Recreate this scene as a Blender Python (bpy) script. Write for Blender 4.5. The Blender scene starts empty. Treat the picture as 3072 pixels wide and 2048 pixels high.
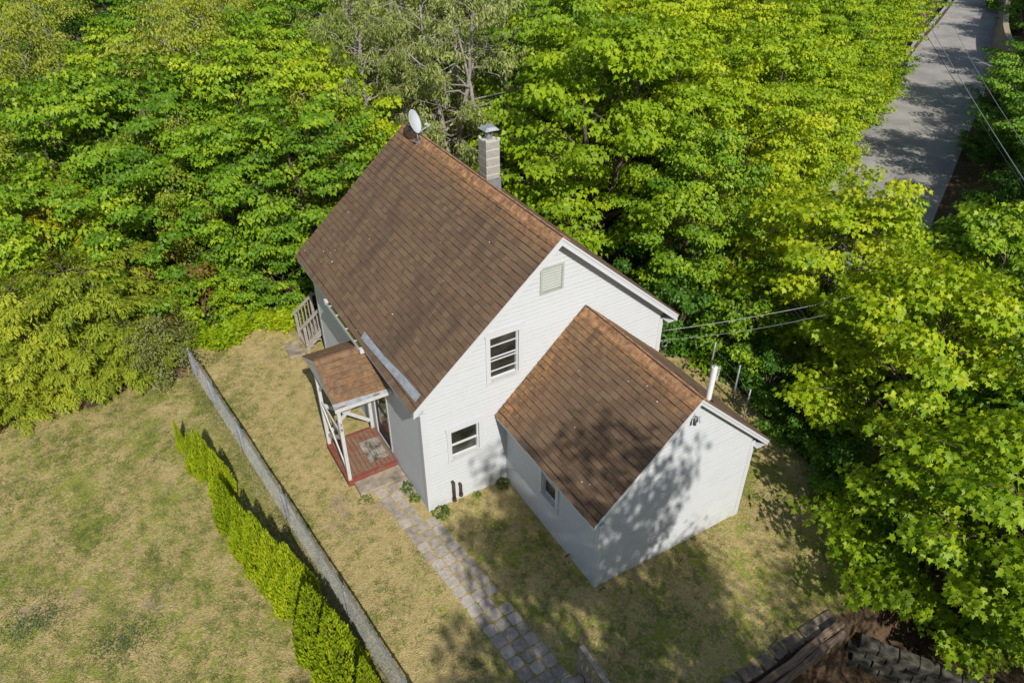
import bpy, math, random
import numpy as np
from mathutils import Vector, Matrix
rnd = random.Random(7)
scn = bpy.context.scene
COL = scn.collection

# ------------------------------------------------------------------ camera
cam_d = bpy.data.cameras.new('camera'); cam = bpy.data.objects.new('camera', cam_d); COL.objects.link(cam)
CAM = Vector((-4.746, -11.954, 14.309))
cam.location = CAM
yaw, pit = 0.539, 0.622
fw = Vector((math.sin(yaw)*math.cos(pit), math.cos(yaw)*math.cos(pit), -math.sin(pit)))
cam.rotation_euler = fw.to_track_quat('-Z', 'Y').to_euler()
cam_d.sensor_width = 36; cam_d.lens = 2240.5/3072*36
cam_d.clip_start = .1; cam_d.clip_end = 2000
scn.camera = cam
# ------------------------------------------------------------------ light
TO_SUN = Vector((-1, -5.7, 5)).normalized()
ELEV = math.asin(TO_SUN.z); AZ = math.atan2(TO_SUN.x, TO_SUN.y)
w = bpy.data.worlds.new('World'); scn.world = w; w.use_nodes = True
nt = w.node_tree; bg = nt.nodes['Background']
sky = nt.nodes.new('ShaderNodeTexSky'); sky.sky_type = 'NISHITA'; sky.sun_disc = False
sky.sun_elevation = ELEV; sky.sun_rotation = AZ; sky.altitude = 200; sky.air_density = 1.0; sky.dust_density = 1.2; sky.ozone_density = 1.0
nt.links.new(sky.outputs[0], bg.inputs[0]); bg.inputs[1].default_value = 0.10
sd = bpy.data.lights.new('sun', 'SUN'); sd.energy = 4.5; sd.angle = math.radians(.53); sd.color = (1, .965, .91)
so = bpy.data.objects.new('sun', sd); COL.objects.link(so)
so.location = (0, -30, 40); so.rotation_euler = (-TO_SUN).to_track_quat('-Z', 'Y').to_euler()
scn.view_settings.view_transform = 'Standard'; scn.view_settings.look = 'None'
scn.view_settings.exposure = 0.0; scn.view_settings.gamma = 1.0; scn.view_settings.use_curve_mapping = False
scn.render.engine = 'CYCLES'
scn.cycles.max_bounces = 8; scn.cycles.diffuse_bounces = 2; scn.cycles.transmission_bounces = 3; scn.cycles.transparent_max_bounces = 8
scn.cycles.use_denoising = True

# ------------------------------------------------------------------ materials
class NT:
    def __init__(s, name):
        s.m = bpy.data.materials.new(name); s.m.use_nodes = True
        s.t = s.m.node_tree; s.b = s.t.nodes['Principled BSDF']; s.out = s.t.nodes['Material Output']
    def n(s, typ, **k):
        nd = s.t.nodes.new(typ)
        for a, v in k.items(): setattr(nd, a, v)
        return nd
    def l(s, a, b): s.t.links.new(a, b)
    def val(s, sock, v):
        if hasattr(v, 'is_linked') or hasattr(v, 'node'): s.l(v, sock)
        else: sock.default_value = v
    def pos(s): return s.n('ShaderNodeNewGeometry').outputs['Position']
    def obj(s): return s.n('ShaderNodeTexCoord').outputs['Object']
    def rand(s): return s.n('ShaderNodeObjectInfo').outputs['Random']
    def attr(s, name): return s.n('ShaderNodeAttribute', attribute_name=name).outputs['Fac']
    def noise(s, vec, scale, detail=4, rough=.55, dist=0, sc3=None):
        if sc3:
            mp = s.n('ShaderNodeMapping'); mp.inputs['Scale'].default_value = sc3; s.l(vec, mp.inputs[0]); vec = mp.outputs[0]
        nd = s.n('ShaderNodeTexNoise'); s.l(vec, nd.inputs['Vector'])
        nd.inputs['Scale'].default_value = scale; nd.inputs['Detail'].default_value = detail
        nd.inputs['Roughness'].default_value = rough; nd.inputs['Distortion'].default_value = dist
        return nd.outputs['Fac']
    def math(s, op, a, b=0., clamp=False):
        nd = s.n('ShaderNodeMath', operation=op); nd.use_clamp = clamp
        s.val(nd.inputs[0], a); s.val(nd.inputs[1], b); return nd.outputs[0]
    def rng(s, v, a, b, c=0., d=1.):
        nd = s.n('ShaderNodeMapRange'); s.val(nd.inputs[0], v)
        for i, q in enumerate((a, b, c, d)): nd.inputs[i+1].default_value = q
        return nd.outputs[0]
    def ramp(s, v, stops):
        nd = s.n('ShaderNodeValToRGB'); s.val(nd.inputs[0], v); e = nd.color_ramp.elements
        while len(e) < len(stops): e.new(.5)
        for el, (p, c) in zip(e, stops): el.position = p; el.color = (*c, 1)
        return nd.outputs[0]
    def mix(s, f, a, b, mode='MIX'):
        nd = s.n('ShaderNodeMix', data_type='RGBA', blend_type=mode)
        s.val(nd.inputs[0], f)
        for i, q in ((6, a), (7, b)):
            if isinstance(q, tuple): nd.inputs[i].default_value = (*q, 1)
            else: s.l(q, nd.inputs[i])
        return nd.outputs[2]
    def col(s, c):
        if isinstance(c, tuple): s.b.inputs['Base Color'].default_value = (*c, 1)
        else: s.l(c, s.b.inputs['Base Color'])
    def bump(s, h, dist=.01, strength=1.):
        nd = s.n('ShaderNodeBump'); nd.inputs['Distance'].default_value = dist; nd.inputs['Strength'].default_value = strength
        s.l(h, nd.inputs['Height']); s.l(nd.outputs[0], s.b.inputs['Normal'])
    def rough(s, r, spec=.5, metal=0.):
        s.val(s.b.inputs['Roughness'], r); s.b.inputs['Specular IOR Level'].default_value = spec; s.b.inputs['Metallic'].default_value = metal

def plain(name, c, r=.6, metal=0., var=.12, scale=6., spec=.4):
    t = NT(name); p = t.pos()
    f = t.noise(p, scale, 5)
    d = tuple(q*(1-var*1.6) for q in c); e = tuple(min(1, q*(1+var)) for q in c)
    t.col(t.ramp(f, [(.3, d), (.7, e)])); t.rough(r, spec, metal); return t.m

def leaf_mat(name, dark, mid, light, trans=.30, tcol=None, rough=.5):
    t = NT(name)
    v = t.math('FRACT', t.math('ADD', t.attr('v'), 0.))
    rn = t.rand()
    big = t.noise(t.obj(), .7, 2)
    f = t.math('ADD', t.math('MULTIPLY', v, .55), t.math('ADD', t.math('MULTIPLY', big, .5), t.math('MULTIPLY', rn, .3)))
    f = t.math('SUBTRACT', f, .17)
    c = t.ramp(f, [(.15, dark), (.5, mid), (.9, light)])
    t.col(c); t.rough(rough, .35)
    tr = t.n('ShaderNodeBsdfTranslucent')
    tc = t.mix(1., c, tcol or (1.0, 1.0, .5), 'MULTIPLY')
    t.l(tc, tr.inputs[0])
    mx = t.n('ShaderNodeMixShader'); mx.inputs[0].default_value = trans
    t.l(t.b.outputs[0], mx.inputs[1]); t.l(tr.outputs[0], mx.inputs[2]); t.l(mx.outputs[0], t.out.inputs[0])
    return t.m

def shingle_mat(name, ridge_x, ends, orange=.0, wall_y=None):
    t = NT(name); p = t.pos()
    sx = t.n('ShaderNodeSeparateXYZ'); t.l(p, sx.inputs[0])
    v = t.math('FRACT', t.math('ADD', t.attr('v'), t.math('MULTIPLY', t.rand(), 7.3)))
    base = t.ramp(v, [(0, (.150, .096, .058)), (.25, (.172, .109, .066)), (.55, (.188, .121, .072)), (.82, (.215, .147, .083)), (1, (.192, .115, .068))])
    fine = t.noise(p, 160, 2); base = t.mix(t.rng(fine, .3, .75, 0, .35), base, (.06, .036, .026))
    gran = t.noise(p, 55, 3); base = t.mix(t.rng(gran, .45, .75, 0, .3), base, (.29, .19, .12))
    # soft tree shadows painted into the colour as streaks down the slope
    st = t.noise(p, 1.0, 3, .5, .6, sc3=(.35, 1.9, .35)); base = t.mix(t.rng(st, .50, .70, 0, .55), base, (.082, .060, .045))
    # orange lichen
    dx = t.math('ABSOLUTE', t.math('SUBTRACT', sx.outputs[0], ridge_x))
    m = t.rng(dx, .1, .62, 1, 0)
    if wall_y is not None:
        dy = t.math('ABSOLUTE', t.math('SUBTRACT', sx.outputs[1], wall_y))
        m = t.math('MAXIMUM', m, t.rng(dy, .1, 1.1, 1.0, 0))
    ln = t.noise(p, 4.5, 5, .65)
    lm = t.math('MULTIPLY', t.math('ADD', m, orange), t.rng(ln, .36, .62), True)
    base = t.mix(t.math('MULTIPLY', lm, .85), base, t.ramp(t.noise(p, 9, 3), [(.3, (.27, .13, .05)), (.7, (.46, .245, .10))]))
    t.col(base); t.rough(.92, .2); t.bump(t.noise(p, 130, 3), .004, .6)
    return t.m

M = {}
def white_paint(name, c, grime=.25, scale=2.):
    t = NT(name); p = t.pos()
    a = t.noise(p, scale, 6, .6); b = t.noise(p, 9, 4, sc3=(1, 1, .3))
    f = t.math('MULTIPLY', t.rng(a, .45, .8), t.rng(b, .35, .75))
    sz_ = t.n('ShaderNodeSeparateXYZ'); t.l(p, sz_.inputs[0]); splash = t.math('MULTIPLY', t.rng(sz_.outputs[2], -.1, .42, 1, 0), t.rng(t.noise(p, 5, 5, .65), .35, .7))
    cc = t.mix(t.math('MULTIPLY', f, grime), c, tuple(q*.55 for q in (c[0], c[1]*.97, c[2]*.9)))
    t.col(t.mix(t.math('MULTIPLY', splash, .55), cc, (.26, .23, .17)))
    t.rough(.55, .35); t.bump(t.noise(p, 40, 3), .002, .3); return t.m
M['white'] = white_paint('white_paint', (.56, .575, .58))
M['trim'] = white_paint('white_trim', (.60, .61, .615), .15)
M['oldwhite'] = white_paint('worn_white_paint', (.56, .555, .535), .6, 5)
M['grime'] = plain('board_grime_and_shadow', (.46, .46, .45), .8)
M['vent'] = white_paint('weathered_vent_paint', (.40, .42, .37), .5, 6)
M['shingle_main'] = shingle_mat('brown_shingle', 3.5, None)
M['shingle_wing'] = shingle_mat('brown_shingle_wing', 4.43, None, .0, 0.0)
M['shingle_porch'] = shingle_mat('brown_shingle_porch', -50, None, .55)
M['cap'] = plain('lichen_covered_cap', (.40, .215, .105), .95, 0, .35, 7)
M['edge'] = plain('shingle_butt_and_shadow', (.055, .036, .026), .95)
M['deck'] = plain('roof_sheathing', (.06, .04, .03), .9)
t = NT('window_glass'); t.col(t.ramp(t.noise(t.pos(), 1.6, 3), [(.35, (.014, .015, .011)), (.62, (.05, .05, .037)), (.75, (.10, .10, .085))])); t.rough(.04, .5); M['glass'] = t.m
M['interior'] = plain('dim_interior', (.05, .04, .03), .9)
M['blind'] = plain('roller_blind', (.30, .29, .23), .8)
M['dark'] = plain('dark_metal', (.02, .02, .022), .5)
M['galv'] = plain('galvanised_metal', (.30, .31, .32), .55, .4, .15, 9)
M['flash'] = plain('grey_flashing', (.40, .42, .43), .5, .3, .2, 6)
M['grey'] = plain('grey_plastic', (.50, .52, .54), .4)
M['dish'] = plain('dish_grey_paint', (.55, .57, .60), .4, 0, .06, 3)
M['block'] = plain('concrete_block', (.36, .335, .29), .95, 0, .16, 26)
M['mortar'] = plain('pale_mortar', (.54, .52, .47), .95, 0, .06, 20)
M['concrete'] = plain('stained_concrete', (.34, .28, .21), .95, 0, .35, 3.5)
M['rust'] = plain('rusty_pipe', (.075, .05, .04), .8, .2, .3, 20)
M['pvc'] = plain('white_pvc', (.80, .79, .78), .4, 0, .05, 4)
t = NT('paver_concrete'); p = t.pos(); r = t.rand()
c = t.ramp(t.math('ADD', t.math('MULTIPLY', t.noise(p, 7, 6, .6), .75), t.math('MULTIPLY', r, .3)), [(.3, (.25, .215, .17)), (.55, (.42, .365, .30)), (.8, (.52, .465, .40))])
mo = t.noise(p, 11, 4); c = t.mix(t.rng(mo, .56, .72, 0, .6), c, (.17, .165, .08))
t.col(c); t.rough(.95, .2); t.bump(t.noise(p, 45, 5), .006, .8); M['paver'] = t.m
def wood(name, a, b, sc=(1, 14, 14), extra=None, rough=.9):
    t = NT(name); p = t.obj(); r = t.rand()
    off = t.n('ShaderNodeVectorMath', operation='ADD'); t.l(p, off.inputs[0])
    cm = t.n('ShaderNodeCombineXYZ'); t.l(t.math('MULTIPLY', r, 50.), cm.inputs[1]); t.l(cm.outputs[0], off.inputs[1])
    f = t.noise(off.outputs[0], 3, 6, .6, .4, sc3=sc)
    c = t.ramp(f, [(.3, a), (.7, b)])
    if extra:
        g = t.noise(t.pos(), 3.2, 5, .65); c = t.mix(t.rng(g, .46, .66, 0, .85), c, extra)
    t.col(c); t.rough(rough, .25); t.bump(f, .006, .7); return t.m
M['oldwood'] = wood('weathered_grey_wood', (.18, .15, .12), (.46, .41, .35))
M['oldwood_y'] = wood('weathered_grey_wood_along', (.18, .15, .12), (.46, .41, .35), (14, 1, 14))
M['log'] = wood('old_timber', (.09, .055, .035), (.34, .25, .18), (1, 9, 9))
M['deckred'] = wood('worn_red_deck_paint', (.17, .10, .06), (.30, .20, .13), (14, 1, 14), (.26, .075, .05))
M['redtrim'] = wood('red_edge_paint', (.19, .045, .032), (.28, .08, .055), (1, 14, 14), (.20, .13, .09))
t = NT('door_mat_weave'); p = t.obj(); f = t.noise(p, 3.2, 4)
t.col(t.ramp(f, [(.35, (.06, .055, .05)), (.5, (.28, .25, .20)), (.7, (.46, .42, .35))])); t.rough(.95, .1); M['mat'] = t.m
M['black'] = plain('black_lettering', (.018, .016, .015), .7)
M['redink'] = plain('red_numeral', (.30, .03, .03), .6)
M['stone'] = plain('mossy_stone', (.21, .165, .125), .95, 0, .45, 4.5)
M['stone_dark'] = plain('dark_block_stone', (.10, .092, .07), .95, 0, .4, 6)
M['wallblock'] = plain('tan_wall_block', (.40, .33, .23), .95, 0, .25, 5)
M['guard'] = plain('guard_rail_steel', (.60, .62, .64), .35, .5, .12, 3)
M['cable'] = plain('cable_black', (.03, .03, .03), .6)
M["cable_light"] = plain("cable_aluminium", (.34, .35, .35), .45, .3)
M['bucket'] = plain('white_plastic', (.55, .56, .56), .5)
M['petal'] = plain('pale_petals', (.72, .66, .54), .8)
M['bark'] = plain('grey_brown_bark', (.13, .098, .075), .95, 0, .4, 12)
M['barkpale'] = plain('pale_grey_bark', (.33, .29, .25), .95, 0, .35, 10)
M['leaf'] = leaf_mat('maple_leaf', (0.062, 0.155, 0.007), (0.185, 0.335, 0.013), (0.47, 0.56, 0.022))
M['leaf_y'] = leaf_mat('maple_leaf_yellow_green', (0.16, 0.29, 0.007), (0.37, 0.51, 0.014), (0.66, 0.68, 0.025), .42)
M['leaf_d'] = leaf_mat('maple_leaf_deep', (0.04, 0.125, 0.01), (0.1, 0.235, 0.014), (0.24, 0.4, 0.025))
M['leaf_p'] = leaf_mat('pale_willow_leaf', (0.2, 0.25, 0.055), (0.34, 0.4, 0.1), (0.5, 0.54, 0.19), .35, (1, 1, .7))
M['leaf_b'] = leaf_mat('birch_leaf', (0.19, 0.25, 0.018), (0.37, 0.42, 0.035), (0.57, 0.55, 0.08), .4)
M['leaf_gold'] = leaf_mat('golden_ash_leaf', (0.264, 0.324, 0.012), (0.432, 0.444, 0.0144), (0.576, 0.54, 0.024), .4, (1, 1, .4))
M['leaf_rust'] = leaf_mat('bronze_new_leaf', (.14, .12, .02), (.24, .17, .03), (.34, .20, .05), .3)
M['leaf_o'] = leaf_mat('olive_shrub_leaf', (0.1, 0.13, 0.03), (0.22, 0.24, 0.06), (0.42, 0.4, 0.15), .3)
M['cedar'] = leaf_mat('cedar_frond', (0.15, 0.21, 0.014), (0.33, 0.4, 0.026), (0.54, 0.56, 0.045), .25)
M['arb'] = leaf_mat('arborvitae_frond', (0.15, 0.225, 0.008), (0.31, 0.41, 0.012), (0.52, 0.58, 0.02), .25)
M['weed'] = leaf_mat('weed_leaf', (0.06, 0.12, 0.018), (0.13, 0.21, 0.03), (0.24, 0.3, 0.05), .3)
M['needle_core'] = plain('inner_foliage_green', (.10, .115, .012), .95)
M['grass'] = leaf_mat('grass_blade', (0.115, 0.155, 0.0297), (0.27, 0.257, 0.0878), (0.567, 0.459, 0.23), .25, (1, 1, .75))
M['clover'] = leaf_mat('clover_leaf', (.07, .10, .045), (.12, .16, .07), (.20, .23, .11), .2)
M['grass_g'] = leaf_mat('green_grass_blade', (.09, .14, .022), (.21, .26, .06), (.38, .38, .12), .25)
M['litter'] = leaf_mat('dead_leaf', (.10, .06, .035), (.20, .12, .07), (.34, .22, .13), .15, (1, .9, .8))

# asphalt
t = NT('worn_asphalt'); p = t.pos()
c = t.ramp(t.noise(p, .5, 6, .6), [(.3, (.27, .255, .235)), (.7, (.43, .40, .36))])
c = t.mix(t.rng(t.noise(p, 70, 2), .5, .75, 0, .35), c, (.07, .07, .07))
vo = t.n('ShaderNodeTexVoronoi', feature='DISTANCE_TO_EDGE'); vo.inputs['Scale'].default_value = .33
wp = t.n('ShaderNodeVectorMath', operation='ADD'); t.l(p, wp.inputs[0]); nz = t.n('ShaderNodeTexNoise'); nz.inputs['Scale'].default_value = .8; t.l(p, nz.inputs['Vector']); t.l(nz.outputs['Color'], wp.inputs[1])
t.l(wp.outputs[0], vo.inputs['Vector'])
c = t.mix(t.rng(vo.outputs['Distance'], 0, .010, .45, 0), c, (.06, .06, .06)); t.col(c); t.rough(.9, .3); t.bump(t.noise(p, 90, 3), .004, .5); M['asphalt'] = t.m

# ground: attributes lawn / green / dirt decide what grows where
t = NT('ground'); p = t.pos()
n1 = t.noise(p, 1.15, 6, .62); n2 = t.noise(p, 5.5, 5, .6); n3 = t.noise(p, 32, 4, .6)
gr = t.attr('green'); lw = t.attr('lawn'); dt = t.attr('dirt')
n4 = t.noise(p, 75, 3, .7)
dry = t.ramp(t.math('ADD', t.math('MULTIPLY', n2, .4), t.math('ADD', t.math('MULTIPLY', n3, .35), t.math('MULTIPLY', n4, .3))), [(.32, (.22, .16, .065)), (.52, (.51, .395, .17)), (.75, (.78, .61, .32))])
grn = t.ramp(t.math('ADD', t.math('MULTIPLY', n2, .38), t.math('ADD', t.math('MULTIPLY', n3, .35), t.math('MULTIPLY', n4, .32))), [(.32, (.09, .125, .018)), (.55, (.30, .315, .06)), (.78, (.53, .50, .14))])
gm = t.math('ADD', gr, t.math('MULTIPLY', t.math('SUBTRACT', n1, .5), 2.2))
gm = t.math('ADD', gm, t.math('MULTIPLY', t.math('SUBTRACT', n2, .5), 2.0))
gm = t.math('ADD', gm, t.math('MULTIPLY', t.math('SUBTRACT', t.noise(p, 13, 4, .6), .5), 1.3))
lawn = t.mix(t.rng(gm, .36, .64), dry, grn)
soil = t.ramp(n3, [(.3, (.30, .20, .12)), (.7, (.58, .43, .29))])
dm = t.math('ADD', dt, t.math('MULTIPLY', t.math('SUBTRACT', t.noise(p, 2.3, 5, .65), .5), 2.5))
lawn = t.mix(t.rng(dm, .48, .78, 0, .85), lawn, soil)
lit = t.ramp(t.math('ADD', t.math('MULTIPLY', n3, .6), t.math('MULTIPLY', n2, .4)), [(.32, (.05, .034, .02)), (.52, (.13, .085, .05)), (.72, (.25, .17, .105))])
t.col(t.mix(t.rng(t.math('ADD', lw, t.math('MULTIPLY', t.math('SUBTRACT', n2, .5), .8)), .35, .65), lit, lawn))
t.rough(.97, .1); t.bump(t.math('ADD', n3, t.math('MULTIPLY', n2, .8)), .05, .9); M['ground'] = t.m

# ------------------------------------------------------------------ mesh helpers
def mesh_np(name, V, F, mat, smooth=False, v=None):
    """V (n,3); F list of (k) index tuples, or (m,k) array"""
    me = bpy.data.meshes.new(name)
    if isinstance(F, np.ndarray):
        m, k = F.shape
        me.vertices.add(len(V)); me.vertices.foreach_set('co', np.asarray(V, np.float32).ravel())
        me.loops.add(m*k); me.loops.foreach_set('vertex_index', F.astype(np.int32).ravel())
        me.polygons.add(m); me.polygons.foreach_set('loop_start', np.arange(0, m*k, k, dtype=np.int32))
        try: me.polygons.foreach_set('loop_total', np.full(m, k, np.int32))
        except Exception: pass
        me.update(calc_edges=True)
    else:
        me.from_pydata([tuple(q) for q in V], [], F); me.update()
    if v is not None:
        a = me.attributes.new('v', 'FLOAT', 'FACE'); a.data.foreach_set('value', np.asarray(v, np.float32))
    if mat: me.materials.append(mat)
    if smooth: me.polygons.foreach_set('use_smooth', np.ones(len(me.polygons), bool))
    return me
def link(name, me, parent=None, loc=None):
    o = bpy.data.objects.new(name, me); COL.objects.link(o)
    if parent is not None: o.parent = parent
    if loc is not None: o.location = loc
    return o
def wloc(o):
    v = Vector((0, 0, 0))
    while o is not None: v = v + o.location; o = o.parent
    return v
def tag(o, label=None, cat=None, group=None, kind=None):
    for k, q in (('label', label), ('category', cat), ('group', group), ('kind', kind)):
        if q: o[k] = q
    return o
def thing(name, label, cat, loc=(0, 0, 0), group=None):
    o = bpy.data.objects.new(name, None); COL.objects.link(o); o.location = loc; o.empty_display_size = .2
    return tag(o, label, cat, group)
class MB:
    def __init__(s): s.V = []; s.F = []; s.v = []
    def add(s, V, F, v=None):
        b = len(s.V); s.V += [tuple(q) for q in V]; s.F += [tuple(i+b for i in f) for f in F]
        s.v += [rnd.random() if v is None else v]*len(F); return s
    def hexa(s, a, b, v=None):       # two quads a,b (4 points each, same order)
        return s.add(list(a)+list(b), [(3, 2, 1, 0), (4, 5, 6, 7), (0, 1, 5, 4), (1, 2, 6, 5), (2, 3, 7, 6), (3, 0, 4, 7)], v)
    def box(s, x0, x1, y0, y1, z0, z1, v=None):
        return s.hexa([(x0, y0, z0), (x1, y0, z0), (x1, y1, z0), (x0, y1, z0)], [(x0, y0, z1), (x1, y0, z1), (x1, y1, z1), (x0, y1, z1)], v)
    def beam(s, p0, p1, wd, th, up=(0, 0, 1), v=None):   # wd across, th along up
        p0 = Vector(p0); p1 = Vector(p1); d = (p1-p0).normalized(); u = Vector(up); sd_ = d.cross(u)
        if sd_.length < 1e-4: sd_ = d.cross(Vector((1, 0, 0)))
        sd_.normalize(); u = sd_.cross(d).normalized()
        q = [sd_*wd/2*a + u*th/2*b for a, b in ((-1, -1), (1, -1), (1, 1), (-1, 1))]
        return s.hexa([p0+k for k in q], [p1+k for k in q], v)
    def tube(s, pts, rads, n=8, cap=True):
        pts = [Vector(p) for p in pts]
        if not hasattr(rads, '__len__'): rads = [rads]*len(pts)
        b = len(s.V); ref = None
        for i, p in enumerate(pts):
            d = (pts[min(i+1, len(pts)-1)]-pts[max(i-1, 0)]).normalized()
            if ref is None: ref = d.orthogonal().normalized()
            ref = (ref-d*ref.dot(d)); ref = ref.normalized() if ref.length > 1e-5 else d.orthogonal().normalized()
            o = d.cross(ref)
            for k in range(n):
                a = 2*math.pi*k/n; s.V.append(tuple(p+(ref*math.cos(a)+o*math.sin(a))*rads[i]))
        c = len(s.F)
        for i in range(len(pts)-1):
            for k in range(n):
                s.F.append((b+i*n+k, b+i*n+(k+1) % n, b+(i+1)*n+(k+1) % n, b+(i+1)*n+k))
        if cap:
            s.F.append(tuple(b+k for k in reversed(range(n)))); e = b+(len(pts)-1)*n; s.F.append(tuple(e+k for k in range(n)))
        s.v += [.5]*(len(s.F)-c); return s
    def build(s, name, mat, parent=None, smooth=False, kind=None, local=False):
        V = np.array(s.V, float)
        if parent is not None and not local:
            V = V-np.array(wloc(parent))
        o = link(name, mesh_np(name, V, s.F, mat, smooth, s.v), parent)
        if kind: o['kind'] = kind
        return o
def bevel(o, wd=.01, seg=1):
    m = o.modifiers.new('bevel', 'BEVEL'); m.width = wd; m.segments = seg; m.limit_method = 'ANGLE'
    return o
def hash_noise(x, y, s=0):
    return math.sin(x*1.7+s)*math.cos(y*1.3-s*2)+.5*math.sin(x*3.9+y*2.7+s*3)
# ------------------------------------------------------------------ terrain
RC = np.array([(14.9, -60), (14.9, -30), (14.8, -16), (14.8, -8), (16.1, -1.5), (19.6, 3), (25.6, 7), (34.2, 11.3), (45.8, 17.0), (57, 22.8), (78, 34), (130, 64), (220, 110)], float)
def smooth_line(P, n=10):
    out = []
    for i in range(len(P)-1):
        p0 = P[max(i-1, 0)]; p1 = P[i]; p2 = P[i+1]; p3 = P[min(i+2, len(P)-1)]
        for k in range(n):
            u = k/n
            out.append(.5*((2*p1)+(-p0+p2)*u+(2*p0-5*p1+4*p2-p3)*u*u+(-p0+3*p1-3*p2+p3)*u**3))
    return np.array(out+[P[-1]])
RL = smooth_line(RC)
RHALF = 3.0
def road_dist(x, y):
    x = np.asarray(x, float); y = np.asarray(y, float); d = np.full(x.shape, 1e9)
    for a, b in zip(RL[:-1], RL[1:]):
        e = b-a; L2 = e@e
        u = np.clip(((x-a[0])*e[0]+(y-a[1])*e[1])/L2, 0, 1)
        d = np.minimum(d, np.hypot(x-a[0]-u*e[0], y-a[1]-u*e[1]))
    return d
def sstep(a, b, v):
    u = np.clip((v-a)/(b-a), 0, 1); return u*u*(3-2*u)
ROADZ = -1.5
def height(x, y):
    x = np.asarray(x, float); y = np.asarray(y, float)
    h = -.025*np.clip(x-1, 0, 8)
    h = h+.03*np.sin(x*.9+y*.4)*np.sin(y*.7-x*.3)*sstep(1.2, 2.5, np.maximum(np.abs(x-3.5)-3.6, 0)+np.maximum(np.abs(y-1.5)-6.2, 0))
    wood = sstep(12, 20, y); h = h+wood*(.35*np.sin(x*.35)*np.cos(y*.3)+.15*np.sin(x*1.1+y*.8))
    # drop beyond the retaining timbers at the front right
    pit = sstep(-7.35, -7.75, y)*sstep(2.0, 2.4, x)
    h = h*(1-pit)+(-1.3)*pit
    d = road_dist(x, y)
    b = 1-sstep(RHALF+.35, RHALF+2.6, d)
    return h*(1-b)+ROADZ*b-.10*(1-sstep(RHALF-.9, RHALF-.1, d))
def H(x, y): return float(height(np.array([x]), np.array([y]))[0])
def axis(lo, a, b, hi, fine, mid2, grow=1.18):
    mid = list(np.arange(a, b+1e-6, fine)); mid += list(np.arange(mid[-1]+.6, mid2, .6)); l = []; s = fine; q = a
    while q > lo: s *= grow; q -= s; l.append(q)
    r = []; s = .6; q = mid[-1]
    while q < hi: s *= grow; q += s; r.append(q)
    return np.array(l[::-1]+mid+r)
gx = axis(-320, -11, 22, 420, .22, 98); gy = axis(-300, -10, 16, 420, .22, 48)
GX, GY = np.meshgrid(gx, gy, indexing='ij')
GZ = height(GX, GY)
nx, ny = GX.shape
idx = np.arange(nx*ny).reshape(nx, ny)
F = np.stack([idx[:-1, :-1], idx[1:, :-1], idx[1:, 1:], idx[:-1, 1:]], -1).reshape(-1, 4)
me = mesh_np('ground', np.stack([GX, GY, GZ], -1).reshape(-1, 3), F, M['ground'], True)
def edge_back(x):  # where the lawn stops and the woods start
    return np.where(x < -3.6, 8.9+.25*np.sin(x*2.1), np.where(x < 0.2, 10.0+.3*np.sin(x*3), 9.6))
def edge_right(y): return np.interp(y, [-9, -6, -4, 0, 4, 9], [8.6, 9.0, 9.5, 10.4, 9.3, 8.8])
def lawn_mask(x, y):
    m = sstep(.3, -.3, y-edge_back(x))*sstep(.3, -.3, x-edge_right(y))
    return m*(1-sstep(-7.0, -7.4, y)*sstep(1.8, 2.4, x))
lm = lawn_mask(GX, GY)
fx = -3.0-.098*GY          # fence line
left = sstep(.1, -.3, GX-fx)
green = .44*left+.12*(1-left)
green = green+.30*(1-left)*sstep(-.3, -1.5, GY)*sstep(-2, 0, GX)      # shaded front lawn is greener
green = green+.18*np.exp(-((GX-fx+.15)/.35)**2)*(GY < 9)              # long grass under the fence
dirt = .10+0*GX
def blob(cx, cy, rx, ry): return np.exp(-((GX-cx)/rx)**2-((GY-cy)/ry)**2)
for b in ((-1.9, 1.2, .75, 1.3, .5), (-1.6, 8.3, 1.6, .9, .35), (-7.0, .6, 1.4, .35, .45), (-8.0, 1.6, .8, .3, .5), (-6.7, 2.2, 1.0, .3, .3), (-6.3, 1.1, .5, .4, .4), (2.0, -1.7, .55, 2.4, .35), (4.6, -4.2, 2.6, .4, .3), (-.6, 1.0, .9, .5, .35), (7.5, -5.0, .9, .9, .3), (-8.9, 2.0, 1, .4, .4)):
    dirt = dirt+b[4]*blob(*b[:4])
for nm, a in (('lawn', lm), ('green', green), ('dirt', dirt)):
    at = me.attributes.new(nm, 'FLOAT', 'POINT'); at.data.foreach_set('value', a.reshape(-1).astype(np.float32))
tag(link('ground', me), 'patchy dry lawn around the white house running into leaf litter under the trees', kind='structure')

# road
def offset(P, d):
    T = np.gradient(P, axis=0); T /= np.linalg.norm(T, axis=1)[:, None]
    return P+np.stack([-T[:, 1], T[:, 0]], 1)*d
HW = np.interp(RL[:, 0], [30, 56, 78], [3.0, 2.8, 2.0])[:, None]
cols = [offset(RL, HW*k) for k in (1, .5, 0, -.5, -1)]
V = []; F = []
for i in range(len(RL)):
    for c, cz in zip(cols, (.012, .03, .04, .03, .012)): V.append((c[i][0], c[i][1], ROADZ+cz))
for i in range(len(RL)-1):
    for k in range(4): F.append((i*5+k+1, i*5+k, (i+1)*5+k, (i+1)*5+k+1))
tag(link('road', mesh_np('road', V, F, M['asphalt'], True)), 'grey worn asphalt lane winding uphill past the trees', kind='structure')

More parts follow.
